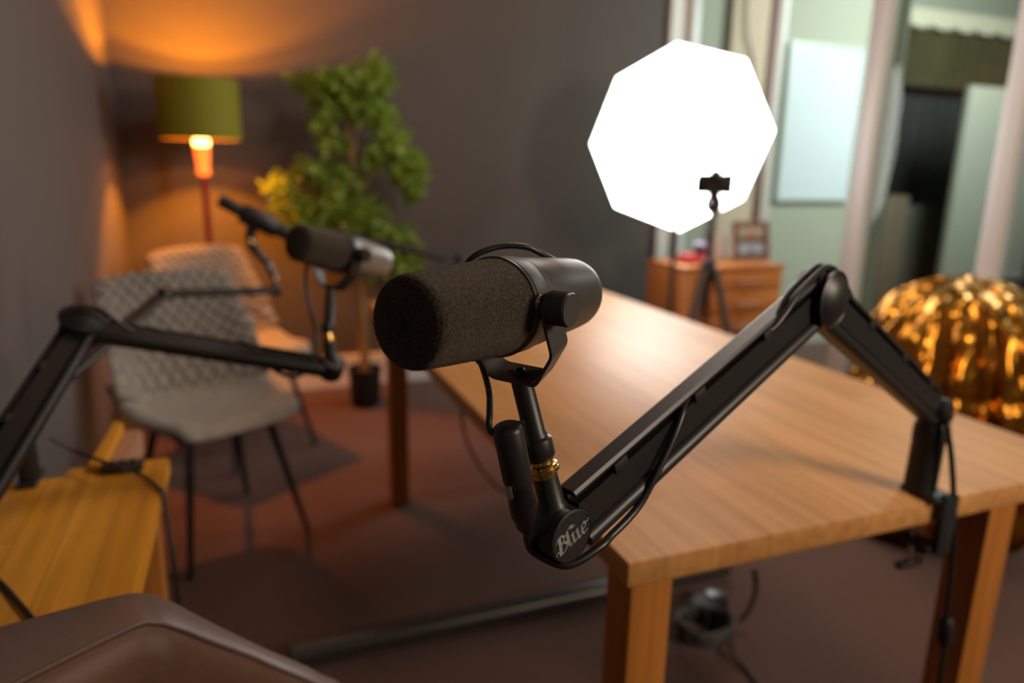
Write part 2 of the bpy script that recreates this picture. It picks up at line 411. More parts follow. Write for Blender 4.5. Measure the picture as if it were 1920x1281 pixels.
# narrow bench beyond it
t = thing('narrow_console', 'narrow oak console with dark legs beyond the side desk', 'console', (-.235, 1.4, 0))
pa, pb, pc, pd = onz(163, 872, TZ+.012), onz(213, 788, TZ+.012), onz(232, 792, TZ+.012), onz(188, 874, TZ+.012)
MX = Matrix.Identity(4)
b = BM(); extrude(b, [(p.x, p.y) for p in (pa, pb, pc, pd)], MX, TZ-.03, TZ+.012); bmesh.ops.bevel(b, geom=b.edges[:], offset=.003, segments=2, affect='EDGES')
obj('top_board', b, desk_m, t)
b = BM(); extrude(b, [(pd.x+.001, pd.y), (pc.x+.001, pc.y), (pc.x+.030, pc.y-.004), (pd.x+.030, pd.y-.004)], MX, TZ-.05, TZ-.004); bmesh.ops.bevel(b, geom=b.edges[:], offset=.003, segments=2, affect='EDGES')
obj('edge_board', b, mat('pale_edge_wood', (.42, .22, .13), .45), t)
for x, y in ((pc.x-.004, pc.y-.05), (pa.x+.01, pa.y+.02)):
    b = BM(); box(b, (x, y, 0), (x+.02, y+.03, TZ-.05)); obj('leg', b, blk_matte, t)
# small black unit on the desk edge
q0, q1 = onz(187, 893, TZ), onz(268, 884, TZ)
t = thing('audio_box', 'small black audio box on the far edge of the side desk', 'audio box', (q0.x, q0.y, TZ))
Mq = frame((q1-q0).normalized(), V((0, 0, 1)).cross((q1-q0).normalized()), (0, 0, 1), q0)
L = (q1-q0).length
b = BM(); box(b, (0, 0, 0.0005), (L, .028, .013), Mq, bev=.002); obj('housing', b, mat('brown_black', (.03, .018, .012), .5), t)
for k in range(3):
    b = lathe(BM(), [(.004, 0), (.004, .004), (.003, .005)], Mq @ Matrix.Translation((L*(.25+.25*k), .014, .013)), 14); obj('knob', b, blk_gloss, t)

# ================================================================ boom arms
PLN = math.radians(20)
def arm_profile(sc=1.):
    """cross-section: x = across (camera side +), y = height; a side channel runs along the upper half"""
    p = [(-.0075, -.019), (-.005, -.022), (.003, -.022)]
    for k in range(9):                       # round bead low on the visible side
        a = -PI/2+PI*k/8; p.append((.0060+.0060*math.cos(a), -.0158+.0060*math.sin(a)))
    p += [(.0078, -.008), (.0078, .0128), (-.001, .0128), (-.001, .0178), (.0074, .0178), (.0076, .0198), (.0062, .0220), (-.005, .0220), (-.0075, .0200)]
    return [(x*sc, y*sc) for x, y in p]
def boom_arm(label, base, piv, elbow, joint, tip_dir, side, sc=1., grp=None, logo=False, stub=.035, mats=(None, None), name='boom_arm', clamp_dir=None, brass_on=True, clamp_z=TZ, clamp_t=TT, psc=1.0, esc=1.0):
    """base: point on the table; side: unit vector towards which the pivots' caps face"""
    m1 = mats[0] or blk; m2 = mats[1] or blk_matte
    base, piv, elbow, joint = V(base), V(piv), V(elbow), V(joint); side = V(side).normalized()
    t = thing(name, label, 'microphone arm', base, grp)
    up = V((0, 0, 1))
    # clamp
    cdir = V(clamp_dir or (0, -1, 0)).normalized(); cx = cdir.cross(up).normalized()
    Mc = frame(cx, cdir, up, (base.x, base.y, clamp_z))
    b = BM(); box(b, (-.024*sc, -.02, 0.0005), (.019*sc, .046, .009), Mc, bev=.002); box(b, (-.027*sc, .037, -.085), (.004*sc, .050, .013), Mc, bev=.003)
    box(b, (-.020*sc, -.016, -.085), (.016*sc, .042, -.074), Mc, bev=.002); c = obj('clamp', b, mat('clamp_black', (.02, .024, .027), .35) if 'clamp_black' not in MATS else MATS['clamp_black'], t)
    b = cyl(Mc @ V((.006, .008, -.118)), Mc @ V((.006, .008, -clamp_t-.004)), .0042, 14); obj('screw', b, steel, c)
    b = cyl(Mc @ V((.006, .008, -clamp_t-.006)), Mc @ V((.006, .008, -clamp_t-.0008)), .012, 20); obj('pad', b, blk_matte, c)
    b = BM(); box(b, (-.020, .001, -.127), (.032, .015, -.116), Mc, bev=.004); obj('thumb_bar', b, blk_matte, c)
    # base tube
    r = .0235*sc
    ax = (piv-base); top = base+ax*.88
    b = lathe(BM(), [(r*.9, .006), (r, .008), (r, ax.length*.62), (r*1.04, ax.length*.64), (r*1.04, ax.length*.80), (r*.9, ax.length*.86)], zframe(base, ax), 36); obj('base_tube', b, m2, t)
    b = lathe(BM(), [(.017*sc, -.019*sc), (.021*sc, -.016*sc), (.021*sc, .016*sc), (.017*sc, .022*sc), (.006*sc, .0245*sc)], zframe(piv, side), 32); obj('base_pivot', b, m1, t)
    # two channel arms
    prof = arm_profile(sc*psc)
    for (p, q, nm) in ((piv, elbow, 'lower_arm'), (joint, elbow, 'upper_arm')):
        d = (q-p).normalized(); y = (d.cross(side)).normalized()
        if y.z < 0: y = -y
        M = frame(side, y, d, p); L = (q-p).length
        b = BM()
        extrude(b, prof, M, .018*sc, L-.012*sc); a = obj(nm, b, m1, t, 35)
        for f in (.17, .44, .72):
            b = BM(); box(b, (.000*sc, +.0105*sc*psc, L*f-.008), (.0092*sc*psc, .0186*sc*psc, L*f+.008), M, bev=.001); obj('cable_clip', b, m2, a)
    # elbow: two round cheeks and an oval cap
    b = lathe(BM(), [(.020*sc*esc, -.016*sc*esc), (.0235*sc*esc, -.013*sc*esc), (.0235*sc*esc, .010*sc*esc), (.020*sc*esc, .013*sc*esc)], zframe(elbow, side), 40); e = obj('elbow_joint', b, m2, t)
    b = lathe(BM(), [(.024*sc*esc, .012*sc*esc), (.0265*sc*esc, .014*sc*esc), (.0265*sc*esc, .0165*sc*esc), (.0245*sc*esc, .0175*sc*esc), (.0235*sc*esc, .0168*sc*esc), (.0225*sc*esc, .0175*sc*esc), (.016*sc*esc, .0215*sc*esc), (.008*sc*esc, .0235*sc*esc), (.001, .024*sc*esc)], zframe(elbow, side), 44); obj('elbow_cap', b, m1, e)
    # tip joint and threaded stub
    tip = V(tip_dir).normalized()
    b = lathe(BM(), [(.012*sc, -.021*sc), (.018*sc, -.019*sc), (.0215*sc, -.014*sc), (.0215*sc, .0125*sc), (.021*sc, .0135*sc)], zframe(joint, side), 44); j = obj('tip_joint', b, m1, t)
    b = lathe(BM(), [(.0205*sc, .0125*sc), (.0218*sc, .0135*sc), (.0218*sc, .0150*sc), (.0207*sc, .0158*sc), (.0203*sc, .0150*sc), (.001, .0150*sc)], zframe(joint, side), 56); cap = obj('tip_cap', b, m2, j)
    L = stub*sc
    b = lathe(BM(), [(.0175*sc, .004*sc), (.0160*sc, .012*sc), (.0120*sc, .019*sc), (.0104*sc, .023*sc), (.0098*sc, L+.018*sc)], zframe(joint, tip), 32); obj('tip_stub', b, m1, j)
    if brass_on:
        z = L+.018*sc
        b = lathe(BM(), [(.0102*sc, z), (.0104*sc, z+.0028*sc), (.0110*sc, z+.0032*sc), (.0120*sc, z+.0040*sc), (.0120*sc, z+.0066*sc), (.0112*sc, z+.0072*sc), (.0118*sc, z+.0076*sc), (.0118*sc, z+.0096*sc), (.0105*sc, z+.0104*sc), (.0090*sc, z+.0108*sc), (.0090*sc, z+.0145*sc)], zframe(joint, tip), 48); o = obj('brass_adapter', b, brass, t)
        b = BM()
        Mz = zframe(joint, tip)
        for k in range(44):
            Mr = Mz @ Matrix.Rotation(2*PI*k/44, 4, 'Z'); box(b, (.0120*sc, -.0003*sc, z+.0042*sc), (.0126*sc, .0003*sc, z+.0064*sc), Mr)
        obj('knurled_ring', b, brass, o, 0)
    return t, cap, j

# ------------------------------------------------- microphone
def microphone(label, C, a, u, pivot_t, yoke_d, post_end, sc=1., body_m=None, ring_m=None, fine=True, lift=0, plate=.064, name='microphone', rub=True):
    """C ring centre, a axis to the rear, u pivot axis, yoke_d direction from pivot down to the plate, post_end where the post stops"""
    C, a, u, yd = V(C), V(a).normalized(), V(u).normalized(), V(yoke_d).normalized(); post_end = V(post_end)
    body_m = body_m or micbody; ring_m = ring_m or micbody
    t = thing(name, label, 'microphone', post_end)
    Mz = zframe(C, a)
    # foam windscreen
    n = 220 if fine else 48
    prof = [(.0005, -.0977), (.012, -.0975), (.020, -.0970), (.0255, -.0960), (.0285, -.0945), (.0298, -.0925), (.0304, -.089), (.0308, -.084)]
    k = 46 if fine else 8
    for i in range(1, k+1): prof.append((.0308+.0044*i/k, -.084+.083*i/k))
    if fine:                                  # denser front
        q = []
        for (r0, z0), (r1, z1) in zip(prof[:8], prof[1:8]):
            for j in range(5): q.append((r0+(r1-r0)*j/5, z0+(z1-z0)*j/5))
        prof = q+prof[7:]
    b = lathe(BM(), [(r*sc, z*sc) for r, z in prof], Mz, n)
    if fine:
        for v in b.verts:
            rad = (v.co-C); rad = (rad-a*rad.dot(a))
            d = rad.normalized() if rad.length > 1e-4 else -a
            v.co += d*random.uniform(-.00022, .00028)+a*random.uniform(-.0002, .0002)
    obj('foam_windscreen', b, foam_m, t, 180 if fine else 60)
    # ring
    b = lathe(BM(), [(.0350*sc, -.003*sc), (.0366*sc, -.0025*sc), (.0368*sc, -.0005*sc), (.0354*sc, .0005*sc), (.0354*sc, .0018*sc), (.0362*sc, .0026*sc), (.0360*sc, .0180*sc), (.0352*sc, .0192*sc)], Mz, 72)
    obj('collar_ring', b, ring_m, t)
    # body
    b = lathe(BM(), [(.0345*sc, .017*sc), (.0352*sc, .0195*sc), (.0351*sc, .0245*sc), (.0345*sc, .0250*sc), (.0348*sc, .0258*sc), (.0322*sc, .070*sc), (.0298*sc, .102*sc), (.0290*sc, .109*sc), (.0274*sc, .1145*sc), (.0250*sc, .1175*sc), (.0244*sc, .1165*sc), (.001, .1165*sc)], Mz, 72)
    bd = obj('mic_body', b, body_m, t)
    # yoke: one folded strap
    P = C + a*(pivot_t*sc)+V((0, 0, lift))
    wdir = u.cross(yd).normalized()
    hw, th = .0112*sc, .0024*sc
    K = [(-.0415, -.008), (-.0425, .034), (-.0200, plate), (.0200, plate), (.0425, .034), (.0415, -.008)]
    K = [(x*sc, y*sc) for x, y in K]
    b = BM(); outer, inner = [], []
    pts2 = []
    for i, (x, y) in enumerate(K):          # rounded bends
        if 0 < i < len(K)-1:
            pv, nx = V(K[i-1]), V(K[i+1]); c = V((x, y)); r = .005*sc
            p1 = c+(pv-c).normalized()*r; p2 = c+(nx-c).normalized()*r
            for tt in (0, .25, .5, .75, 1): pts2.append((1-tt)**2*p1+2*tt*(1-tt)*c+tt*tt*p2)
        else: pts2.append(V((x, y)))
    def nrm(i):
        d = (pts2[min(i+1, len(pts2)-1)]-pts2[max(i-1, 0)]).normalized(); return V((-d.y, d.x))
    rows = []
    for i, p in enumerate(pts2):
        nn = nrm(i); row = []
        w0 = hw*(.80 if i in (0, len(pts2)-1) else 1)
        for (s, wv) in ((-1, -w0), (-1, w0), (1, w0), (1, -w0)):
            q = p+nn*s*th/2; row.append(b.verts.new(P+u*q.x+yd*q.y+wdir*wv))
        rows.append(row)
    for r0, r1 in zip(rows, rows[1:]):
        for k in range(4): b.faces.new((r0[k], r0[(k+1) % 4], r1[(k+1) % 4], r1[k]))
    b.faces.new(rows[0]); b.faces.new(rows[-1][::-1])
    bmesh.ops.recalc_face_normals(b, faces=b.faces[:])
    yk = obj('yoke', b, ring_m, t, 30)
    for s in (1, -1):
        Mk = zframe(P+u*s*.0428*sc, u*s)
        prof = [(.0105, 0), (.0118, .001), (.0118, .0165), (.0112, .0178), (.0100, .0178), (.0002, .0174)]
        b = lathe(BM(), [(r*sc, z*sc) for r, z in prof], Mk, 48); kn = obj('tension_knob', b, micbody if fine else blk_matte, t)
        if fine:
            b = BM()
            for k in range(56):
                box(b, (.01165, -.00022, .0018), (.01205, .00022, .0160), Mk @ Matrix.Rotation(2*PI*k/56, 4, 'Z'))
            obj('knurling', b, blk_matte, kn, 0)
        b = lathe(BM(), [(.0085*sc, -.0065*sc), (.0085*sc, -.003*sc)], Mk, 30); obj('washer', b, blk_gloss if not fine else steel, kn)
        b = lathe(BM(), [(.0105*sc, -.003*sc), (.0105*sc, -.0012*sc)], Mk, 30); obj('washer', b, blk_matte, kn)
    # screw in the plate
    pp = P+yd*(plate*sc)
    if fine:
        Ms = zframe(pp-yd*.0011, -yd)
        b = lathe(BM(), [(.0052, 0), (.0051, .0014), (.0040, .0030), (.0024, .0034), (.0022, .0018), (.0002, .0018)], Ms, 30); obj('plate_screw', b, blk_gloss, yk)
        b = BM(); Mb = frame(u, wdir, -yd, pp-yd*.0011)
        box(b, (-.010, -.0012, .0), (.010, .0012, .0004), Mb); obj('slot', b, blk_matte, yk, 0)
    # post with collar
    d = post_end-(pp+yd*.0012*sc); L = d.length
    prof = [(.0084, 0), (.0086, L/sc-.022), (.0094, L/sc-.0205), (.0096, L/sc-.0185), (.0120, L/sc-.0165), (.0122, L/sc-.0145), (.0122, L/sc-.0035), (.0112, L/sc-.002), (.0098, L/sc-.0015), (.0098, L/sc)]
    b = lathe(BM(), [(r*sc, z*sc) for r, z in prof], zframe(pp+yd*.0012*sc, d), 40); obj('mount_post', b, blk if fine else ring_m, t)
    return t, P, pp

# --- main arm and its microphone (the sharp subject)
aN = V((-math.sin(PLN), math.cos(PLN), 0)); aS = -aN
BASE = V((.989, .742, TZ))
def onplane(px, py, off=0):
    d = ray(px, py); return O+d*(((BASE-O).dot(aN)+off)/d.dot(aN))
PIV = onplane(1752, 768); EL = onplane(1532, 558)
JO = onplane(1047, 992)
mA = V((.81929, .57190, -.0411)).normalized(); mU = V((mA.y, -mA.x, 0)).normalized()
MC = at(929.8, 575.9, .515)
yd = V((.3315, .1204, -.9357)).normalized()
PV = MC+mA*.003
plate0 = PV+V((0, 0, .005))+yd*.064
tip = (plate0-JO).normalized()
t1, cap1, joint1 = boom_arm('large black boom arm in front, clamped to the oak table', BASE, PIV, EL, JO, tip, aS, stub=.027, psc=1.27, esc=1.2)
# lettering on the tip cap
ex = (EL-JO).normalized(); ey = aS.cross(ex).normalized()
if ey.z < 0: ey = -ey
strokes = [
 [(.02, .78), (.22, 1.02), (.50, 1.0), (.66, .84), (.52, .60), (.30, .52)],
 [(.36, 1.0), (.30, .50), (.20, .02)], [(.26, 1.0), (.20, .50), (.10, .02)],
 [(.30, .54), (.62, .52), (.74, .32), (.60, .08), (.32, -.02), (.06, -.02)],
 [(-.24, .10), (-.08, .22), (.16, .20)],
 [(.78, .86), (.92, 1.02), (.93, .50), (.90, .10), (1.02, 0), (1.14, .12)], [(.84, .94), (.84, .12), (1.0, 0)],
 [(1.12, .54), (1.24, .64), (1.22, .16), (1.34, 0), (1.50, .14)], [(1.28, .62), (1.28, .12)],
 [(1.48, .54), (1.60, .64), (1.60, .14), (1.70, 0), (1.84, .12)], [(1.65, .62), (1.65, .10)],
 [(2.18, .70), (1.98, .56), (1.92, .26), (2.06, .02), (2.34, .14)], [(2.00, .54), (1.98, .20)],
 [(2.18, .70), (2.34, .54), (2.26, .40), (2.02, .30)], [(2.34, .60), (2.52, .58), (2.66, .70)]]
b = BM()
Mt = frame(ex, ey, aS, JO+aS*.0151)
sx, sy = .0140, .0150
nib = V((math.cos(.5), math.sin(.5)))*.074
for st in strokes:
    st = [V(p) for p in st]
    for p, q in zip(st, st[1:]):
        vs = []
        dd = (q-p); 
        if dd.length < 1e-6: continue
        ext = dd.normalized()*.02; p2, q2 = p-ext, q+ext
        pn = V((-dd.normalized().y, dd.normalized().x))*.028
        wv = nib if abs(nib.x*dd.y-nib.y*dd.x)/dd.length > .02 else pn
        for z in (0, .0004):
            for c in (p2-wv, p2+wv, q2+wv, q2-wv):
                vs.append(b.verts.new(Mt @ V(((c.x-1.20)*sx, (c.y-.44)*sy, z))))
        b.faces.new(vs[0:4]); b.faces.new(vs[4:8])
        for k in range(4): b.faces.new((vs[k], vs[(k+1) % 4], vs[4+(k+1) % 4], vs[4+k]))
lg = obj('logo_lettering', b, letter_m, t1, 0); lg['label'] = 'grey blackletter word Blue'
# microphone on it: its post ends on the brass adapter
pend = JO+tip*(.027+.018+.0135)
m1, P1, pp1 = microphone('large black broadcast microphone with dark foam windscreen in the foreground', MC, mA, mU, .003, yd, pend, lift=.005)

# inline preamp hanging beside the post
pt, pm, pl = at(950, 797, .497), at(972, 905, .514), at(988, 985, .535)
t = thing('inline_preamp', 'black cylindrical inline preamp hanging beside the microphone post', 'preamp', pl)
d = pm-pt; L = d.length
b = lathe(BM(), [(.0075, 0), (.0096, .0012), (.0108, .004), (.0108, L*.93), (.0104, L*.97), (.0096, L)], zframe(pt, d), 44); obj('barrel', b, blk, t)
d2 = pl-pm; L2 = d2.length
b = lathe(BM(), [(.0092, -.002), (.0092, .014), (.0099, .0155), (.0103, .018), (.0103, .030), (.0092, .034), (.0078, L2), (.005, L2+.006)], zframe(pm, d2), 40); plug = obj('xlr_plug', b, blk_gloss, t)
Mp = zframe(at(954, 930, .505), d2, (0, 0, 1)); toC = (O-at(954, 930, .505)).normalized()
b = BM(); Mr = frame(d2.normalized().cross(toC).normalized(), d2.normalized(), toC, at(955, 925, .5055)); box(b, (-.0022, -.0060, -.002), (.0022, .0060, .0012), Mr, bev=.0004)
lt = obj('latch_tab', b, mat('dull_nickel', (.28, .25, .2), .4, .8), t)
b = BM()
for k in range(7): box(b, (-.0018, -.0052+k*.0016, .0012), (.0018, -.0046+k*.0016, .0017), Mr)
obj('latch_ridges', b, MATS['dull_nickel'], lt, 0)
b = BM(); Mf = frame(V((1, 0, 0)), d.normalized(), V((0, 0, 1)), at(981, 812, .505))
sd = d.normalized(); px_ = (sd.cross(toC)).normalized()
Mf = frame(px_, sd, toC, at(980, 812, .503)); box(b, (-.0026, -.010, -.003), (.0026, .0115, .001), Mf, bev=.0003); obj('side_plate', b, MATS['dull_nickel'] if False else blk, t)

# cables of the main microphone
b = BM()
tube(b, [MC+mA*.110+V((-.02, .02, .012)), at(1080, 505, .600), at(1040, 488, .575), at(1012, 474, .562), at(985, 463, .555), at(940, 462, .55), at(893, 478, .545), at(872, 505, .55), at(872, 560, .56), at(885, 640, .56), at(905, 690, .545), at(917, 735, .525), at(918, 775, .508), at(917, 800, .502), at(925, 812, .499), at(938, 806, .498)], .0024, 12)
tag(obj('microphone_cable', b, cable_m), 'thin black cable arching over the foreground microphone to the preamp', 'cable')
dU = (EL-JO).normalized(); LU = (EL-JO).length; yU = dU.cross(aS).normalized(); yU = yU if yU.z > 0 else -yU
dL = (PIV-EL).normalized(); yL = dL.cross(aS).normalized(); yL = yL if yL.z > 0 else -yL
def ua(f, y, x): return JO+dU*(LU*f)+yU*y+aS*x
b = BM()
tube(b, [pl+d2.normalized()*.004, at(990, 1012, .55), at(1003, 1036, .562), JO-yU*.024+aS*.012-dU*.01, JO-yU*.0265+aS*.019+dU*.02, ua(.09, -.0285, .017), ua(.145, -.029, .016), ua(.19, -.025, .016), ua(.24, -.013, .0165), ua(.29, -.001, .0160), ua(.335, .010, .0145), ua(.37, .0175, .0115), ua(.40, .0194, .006), ua(.44, .0194, .002)], .0034, 12)
tag(obj('arm_cable', b, cable_m), 'black cable looping under the joint and crossing the front boom arm', 'cable')
for xo, rr_, lab in ((-.004, .0034, 'black cable arching over the elbow of the front arm, the farther of two'), (.005, .0034, 'black cable arching over the elbow of the front arm, nearer the lens')):
    b = BM()
    tube(b, [ua(.70, .0194, .003+xo*.2), ua(.74, .0205, .010), ua(.79, .0265, .009+xo*.6), ua(.86, .034, .006+xo), EL+yU*.036+dU*-.018+aS*(.004+xo), EL+yU*.032+dU*.012+aS*(.003+xo), EL+yL*.034+dL*.012+aS*(.003+xo), EL+yL*.031+dL*.05+aS*(.002+xo*.6), EL+yL*.026+dL*.085+aS*xo*.5], rr_, 12)
    tag(obj('elbow_cable', b, cable_m), lab, 'cable')
b = BM()
hang = [PIV+aS*.022+V((.004, 0, -.004)), at(1777, 800, 1.085), at(1784, 860, 1.09), at(1788, 930, 1.10), at(1789, 1000, 1.12), at(1783, 1080, 1.14), at(1774, 1160, 1.16), at(1768, 1230, 1.18), at(1758, 1320, 1.20), at(1750, 1500, 1.26)]
tube(b, hang, .0042, 12)
c = obj('hanging_cable', b, cable_m); tag(c, 'long black cable hanging past the table edge beside the clamp', 'cable')
b = lathe(BM(), [(.005, 0), (.0105, .006), (.0115, .02), (.0115, .045), (.009, .052), (.005, .06)], zframe(at(1776, 1158, 1.158), at(1769, 1215, 1.178)-at(1776, 1158, 1.158)), 24)
obj('connector', b, blk_matte, c)

# --- second arm with its microphone, from the left
dim = mat('shaded_black', (.010, .0085, .008), .5, spec=.3)  # darker than the other black: shade on these arms put into the colour
J2 = at(622, 690, 1.28); E2 = at(152, 616, 1.08); P2 = at(-92, 1004, .755)
pl_n = (E2-P2).cross(J2-E2).normalized()
if pl_n.y > 0: pl_n = -pl_n
B2 = V((P2.x, P2.y, TZ))
mC2 = at(634, 473, 1.30); ax2 = (at(688, 488, 1.43)-at(560, 458, 1.27)).normalized()
u2 = V((ax2.y, -ax2.x, 0)).normalized(); tip2 = V((.02, 0, 1)).normalized()
t2, cap2, _ = boom_arm('black boom arm entering at the left and crossing the grey chair', B2, P2, E2, J2, (at(608, 560, 1.28)-J2), pl_n, stub=.030, clamp_dir=(0, -1, 0), clamp_t=.03, psc=1.08, esc=1.25, mats=(dim, dim))
tipv = (at(608, 560, 1.28)-J2).normalized()
pend2 = J2+tipv*(.030+.018+.0135)
m2t, P2m, pp2 = microphone('black microphone with silver grey body on the left boom arm', mC2, ax2, u2, .006, (J2+tipv*.12-mC2), pend2, body_m=micsilver, ring_m=blk, fine=False, sc=1.05)
b = BM(); tube(b, [at(575, 498, 1.27), at(574, 530, 1.26), at(582, 580, 1.26), at(592, 620, 1.255), at(590, 660, 1.25), at(575, 695, 1.245), at(545, 706, 1.24), at(510, 690, 1.23), at(480, 655, 1.215), at(440, 640, 1.21)], .0035)
tag(obj('microphone_cable', b, cable_m), 'black cable drooping below the left arm under the silver grey microphone', 'cable')
b = BM(); tube(b, [at(125, 640, 1.05), at(120, 605, 1.055), at(145, 580, 1.06), at(185, 580, 1.075), at(215, 600, 1.085), at(250, 622, 1.10)], .0035)
tag(obj('arm_cable', b, cable_m), 'black cable arched over the elbow of the left arm', 'cable')

# --- third arm, slimmer in view, from the far corner of the side desk
B3 = V((-.318, 1.215, TZ)); P3 = V((-.318, 1.215, TZ+.115)); E3 = at(308, 552, 1.60); J3 = at(518, 545, 1.88)
n3 = (E3-P3).cross(J3-E3).normalized()
if n3.y > 0: n3 = -n3
tip3 = (at(505, 470, 1.90)-J3).normalized()
t3, _, _ = boom_arm('slim black boom arm on the far corner of the side desk', B3, P3, E3, J3, tip3, n3, sc=.62, stub=.03, clamp_dir=(0, 1, 0), clamp_t=.03)
pend3 = J3+tip3*(.030+.018+.0145)*.62
# --- fourth arm on the far left corner of the table
B4 = V((.485, 2.2, TZ)); P4 = B4+V((0, 0, .12)); E4 = at(862, 487, 2.35); J4 = at(640, 442, 2.30)
n4 = (E4-P4).cross(J4-E4).normalized()
if n4.y > 0: n4 = -n4
boom_arm('black boom arm behind the foreground microphone, clamped at the far table edge', B4, P4, E4, J4, (0, 0, 1), n4, sc=.72, stub=.02, clamp_dir=(-1, 0, 0), mats=(dim, dim))
# slender microphone on the tip of the third arm
t = thing('shotgun_microphone', 'slender black microphone pointing up left before the red lamp pole', 'microphone', pend3)
b = cyl(at(411, 375, 1.84), at(462, 402, 1.865), .0165, 24, bev=.003); obj('interference_tube', b, blk_matte, t)
b = cyl(at(452, 398, 1.858), at(520, 430, 1.89), .0265, 28, bev=.006); obj('mic_body', b, blk, t)
b = cyl(at(516, 428, 1.888), at(556, 447, 1.91), .019, 24, bev=.004); obj('rear_plug', b, blk_matte, t)
b = BM(); tube(b, [at(476, 418, 1.868), at(470, 438, 1.868), at(472, 460, 1.870), at(486, 478, 1.872), at(500, 494, 1.874), pend3-tip3*.002], .008, 14, True, (.015, .0085)); obj('swivel_mount', b, blk_gloss, t)
b = cyl(at(468, 450, 1.852), at(471, 458, 1.852), .0085, 20, bev=.002); obj('brass_knob', b, brass, t)

# thin cable lying over the side desk
b = BM(); tube(b, [onz(95, 822, TZ+.06), onz(150, 850, TZ+.03), onz(200, 868, TZ+.03), onz(262, 890, TZ+.008), onz(300, 918, TZ+.004), V((-.124, 1.10, TZ-.01)), V((-.115, 1.06, TZ-.10)), V((-.112, 1.04, .45)), V((-.11, 1.05, .02))], .003)
tag(obj('desk_cable', b, cable_m), 'thin dark cable crossing the side desk and falling over its edge', 'cable')
b = BM(); tube(b, [onz(-60, 1040, TZ+.02), onz(0, 1092, TZ+.004), onz(35, 1130, TZ+.004), onz(70, 1172, TZ+.004), onz(80, 1184, TZ+.004)], .0032)
tag(obj('desk_cable', b, cable_m), 'short black cable on the side desk behind the brown chair', 'cable')

# ================================================================ chairs
def shell_point(u, v, W=1.0):
    """u -1..1 across, v 0 seat front .. 1 seat rear .. 2 back top; local, chair faces -y, returns x,y,z"""
    if v <= 1:
        y = -.235+.40*v; hw = .195+.035*math.sin(PI*min(v, 1)*.5+.2)
        z = .452-.022*math.sin(PI*v*.8)+(.0 if v > .12 else -.030*(1-v/.12)**2)
        arm = .02+.15*max(0, v-.35)**1.6
        z += arm*abs(u)**4
        hw += .015*v
    else:
        s = v-1
        a = min(s/.22, 1.0)
        y = .165+.05*math.sin(a*PI/2)+.085*max(0, s-.15)
        z = .437+.055*(1-math.cos(a*PI/2))+.385*max(0, s-.06)
        arm = .077*(1-s)**.8
        hw = .245-.030*s**1.3
        z += arm*abs(u)**4-.02*s*abs(u)**3
        y -= (.10*(1-s)**1.1+.028)*abs(u)**2.4
    if abs(u) > .98 and 0: pass
    x = hw*u*W
    return V((x, y, z))
def bucket_chair(label, loc, rot, fab, quilt, name='bucket_chair', grp=None, legs=True, W=1.0):
    t = thing(name, label, 'chair', loc, grp); R = Matrix.Translation(V(loc)) @ Matrix.Rotation(rot, 4, 'Z')
    def sheet(v0, v1, nv, nm, mm, th=.032):
        b = BM(); nu = 28; uvl = b.loops.layers.uv.new('UVMap'); g, h = [], []
        for j in range(nv+1):
            v = v0+(v1-v0)*j/nv; rg, rh = [], []
            for i in range(nu+1):
                u = -1+2*i/nu
                # rounded outline at the front edge and at the top
                cut = 1.0
                if v < .25: cut = math.sqrt(max(0, 1-((.25-v)/.25)**2*.20))
                if v > 1.92: cut = math.sqrt(max(0, 1-((v-1.92)/.08)**2*.10))
                p = shell_point(u*cut, v, W)
                e = .004
                du = shell_point(min(u*cut+e, 1), v)-shell_point(max(u*cut-e, -1), v); dv = shell_point(u*cut, min(v+e, 2))-shell_point(u*cut, max(v-e, 0))
                nn = du.cross(dv).normalized()
                edge = min(1, (1-abs(u))/.14, (v)/.10 if v0 == 0 else 9, (2-v)/.07 if v1 == 2 else 9)
                tt = th*(.35+.65*math.sqrt(max(0, 1-(1-edge)**2)))
                rg.append(b.verts.new(R @ (p+nn*tt*.5))); rh.append(b.verts.new(R @ (p-nn*tt*.5)))
            g.append(rg); h.append(rh)
        def face(q, uvs):
            f = b.faces.new(q)
            for l, c in zip(f.loops, uvs): l[uvl].uv = c
        for j in range(nv):
            for i in range(nu):
                c = [(k/nu*2.0, (v0+(v1-v0)*l/nv)*2.0) for k, l in ((i, j), (i+1, j), (i+1, j+1), (i, j+1))]
                face((g[j][i], g[j][i+1], g[j+1][i+1], g[j+1][i]), c); face((h[j][i], h[j+1][i], h[j+1][i+1], h[j][i+1]), c)
        for j in range(nv):
            face((g[j][0], g[j+1][0], h[j+1][0], h[j][0]), [(0, 0)]*4); face((g[j][nu], h[j][nu], h[j+1][nu], g[j+1][nu]), [(0, 0)]*4)
        for i in range(nu):
            face((g[0][i], h[0][i], h[0][i+1], g[0][i+1]), [(0, 0)]*4); face((g[nv][i], g[nv][i+1], h[nv][i+1], h[nv][i]), [(0, 0)]*4)
        return obj(nm, b, mm, t, 60)
    sheet(0, 1.08, 22, 'seat', fab, .040); sheet(1.08, 2, 20, 'backrest', quilt, .036)
    if legs:
        b = BM(); box(b, (-.16, -.15, .392), (.16, .13, .410), R, bev=.004); obj('seat_frame', b, blk_matte, t)
        for sx in (-1, 1):
            for sy in (-1, 1):
                p = R @ V((sx*.13, -.01+sy*.12, .395)); q = R @ V((sx*.20, -.01+sy*.205, 0))
                b = BM(); tube(b, [p, q], .012, 14, False, (.0135, .0085)); obj('leg', b, blk_matte, t)
    return t
bucket_chair('nearer grey quilted bucket chair with black legs', (-.108, 2.385, 0), math.radians(27), grey_f, grey_q, grp=None)
bucket_chair('grey bucket chair standing behind the nearer grey one', (-.01, 3.12, 0), math.radians(34), grey_f, grey_q)

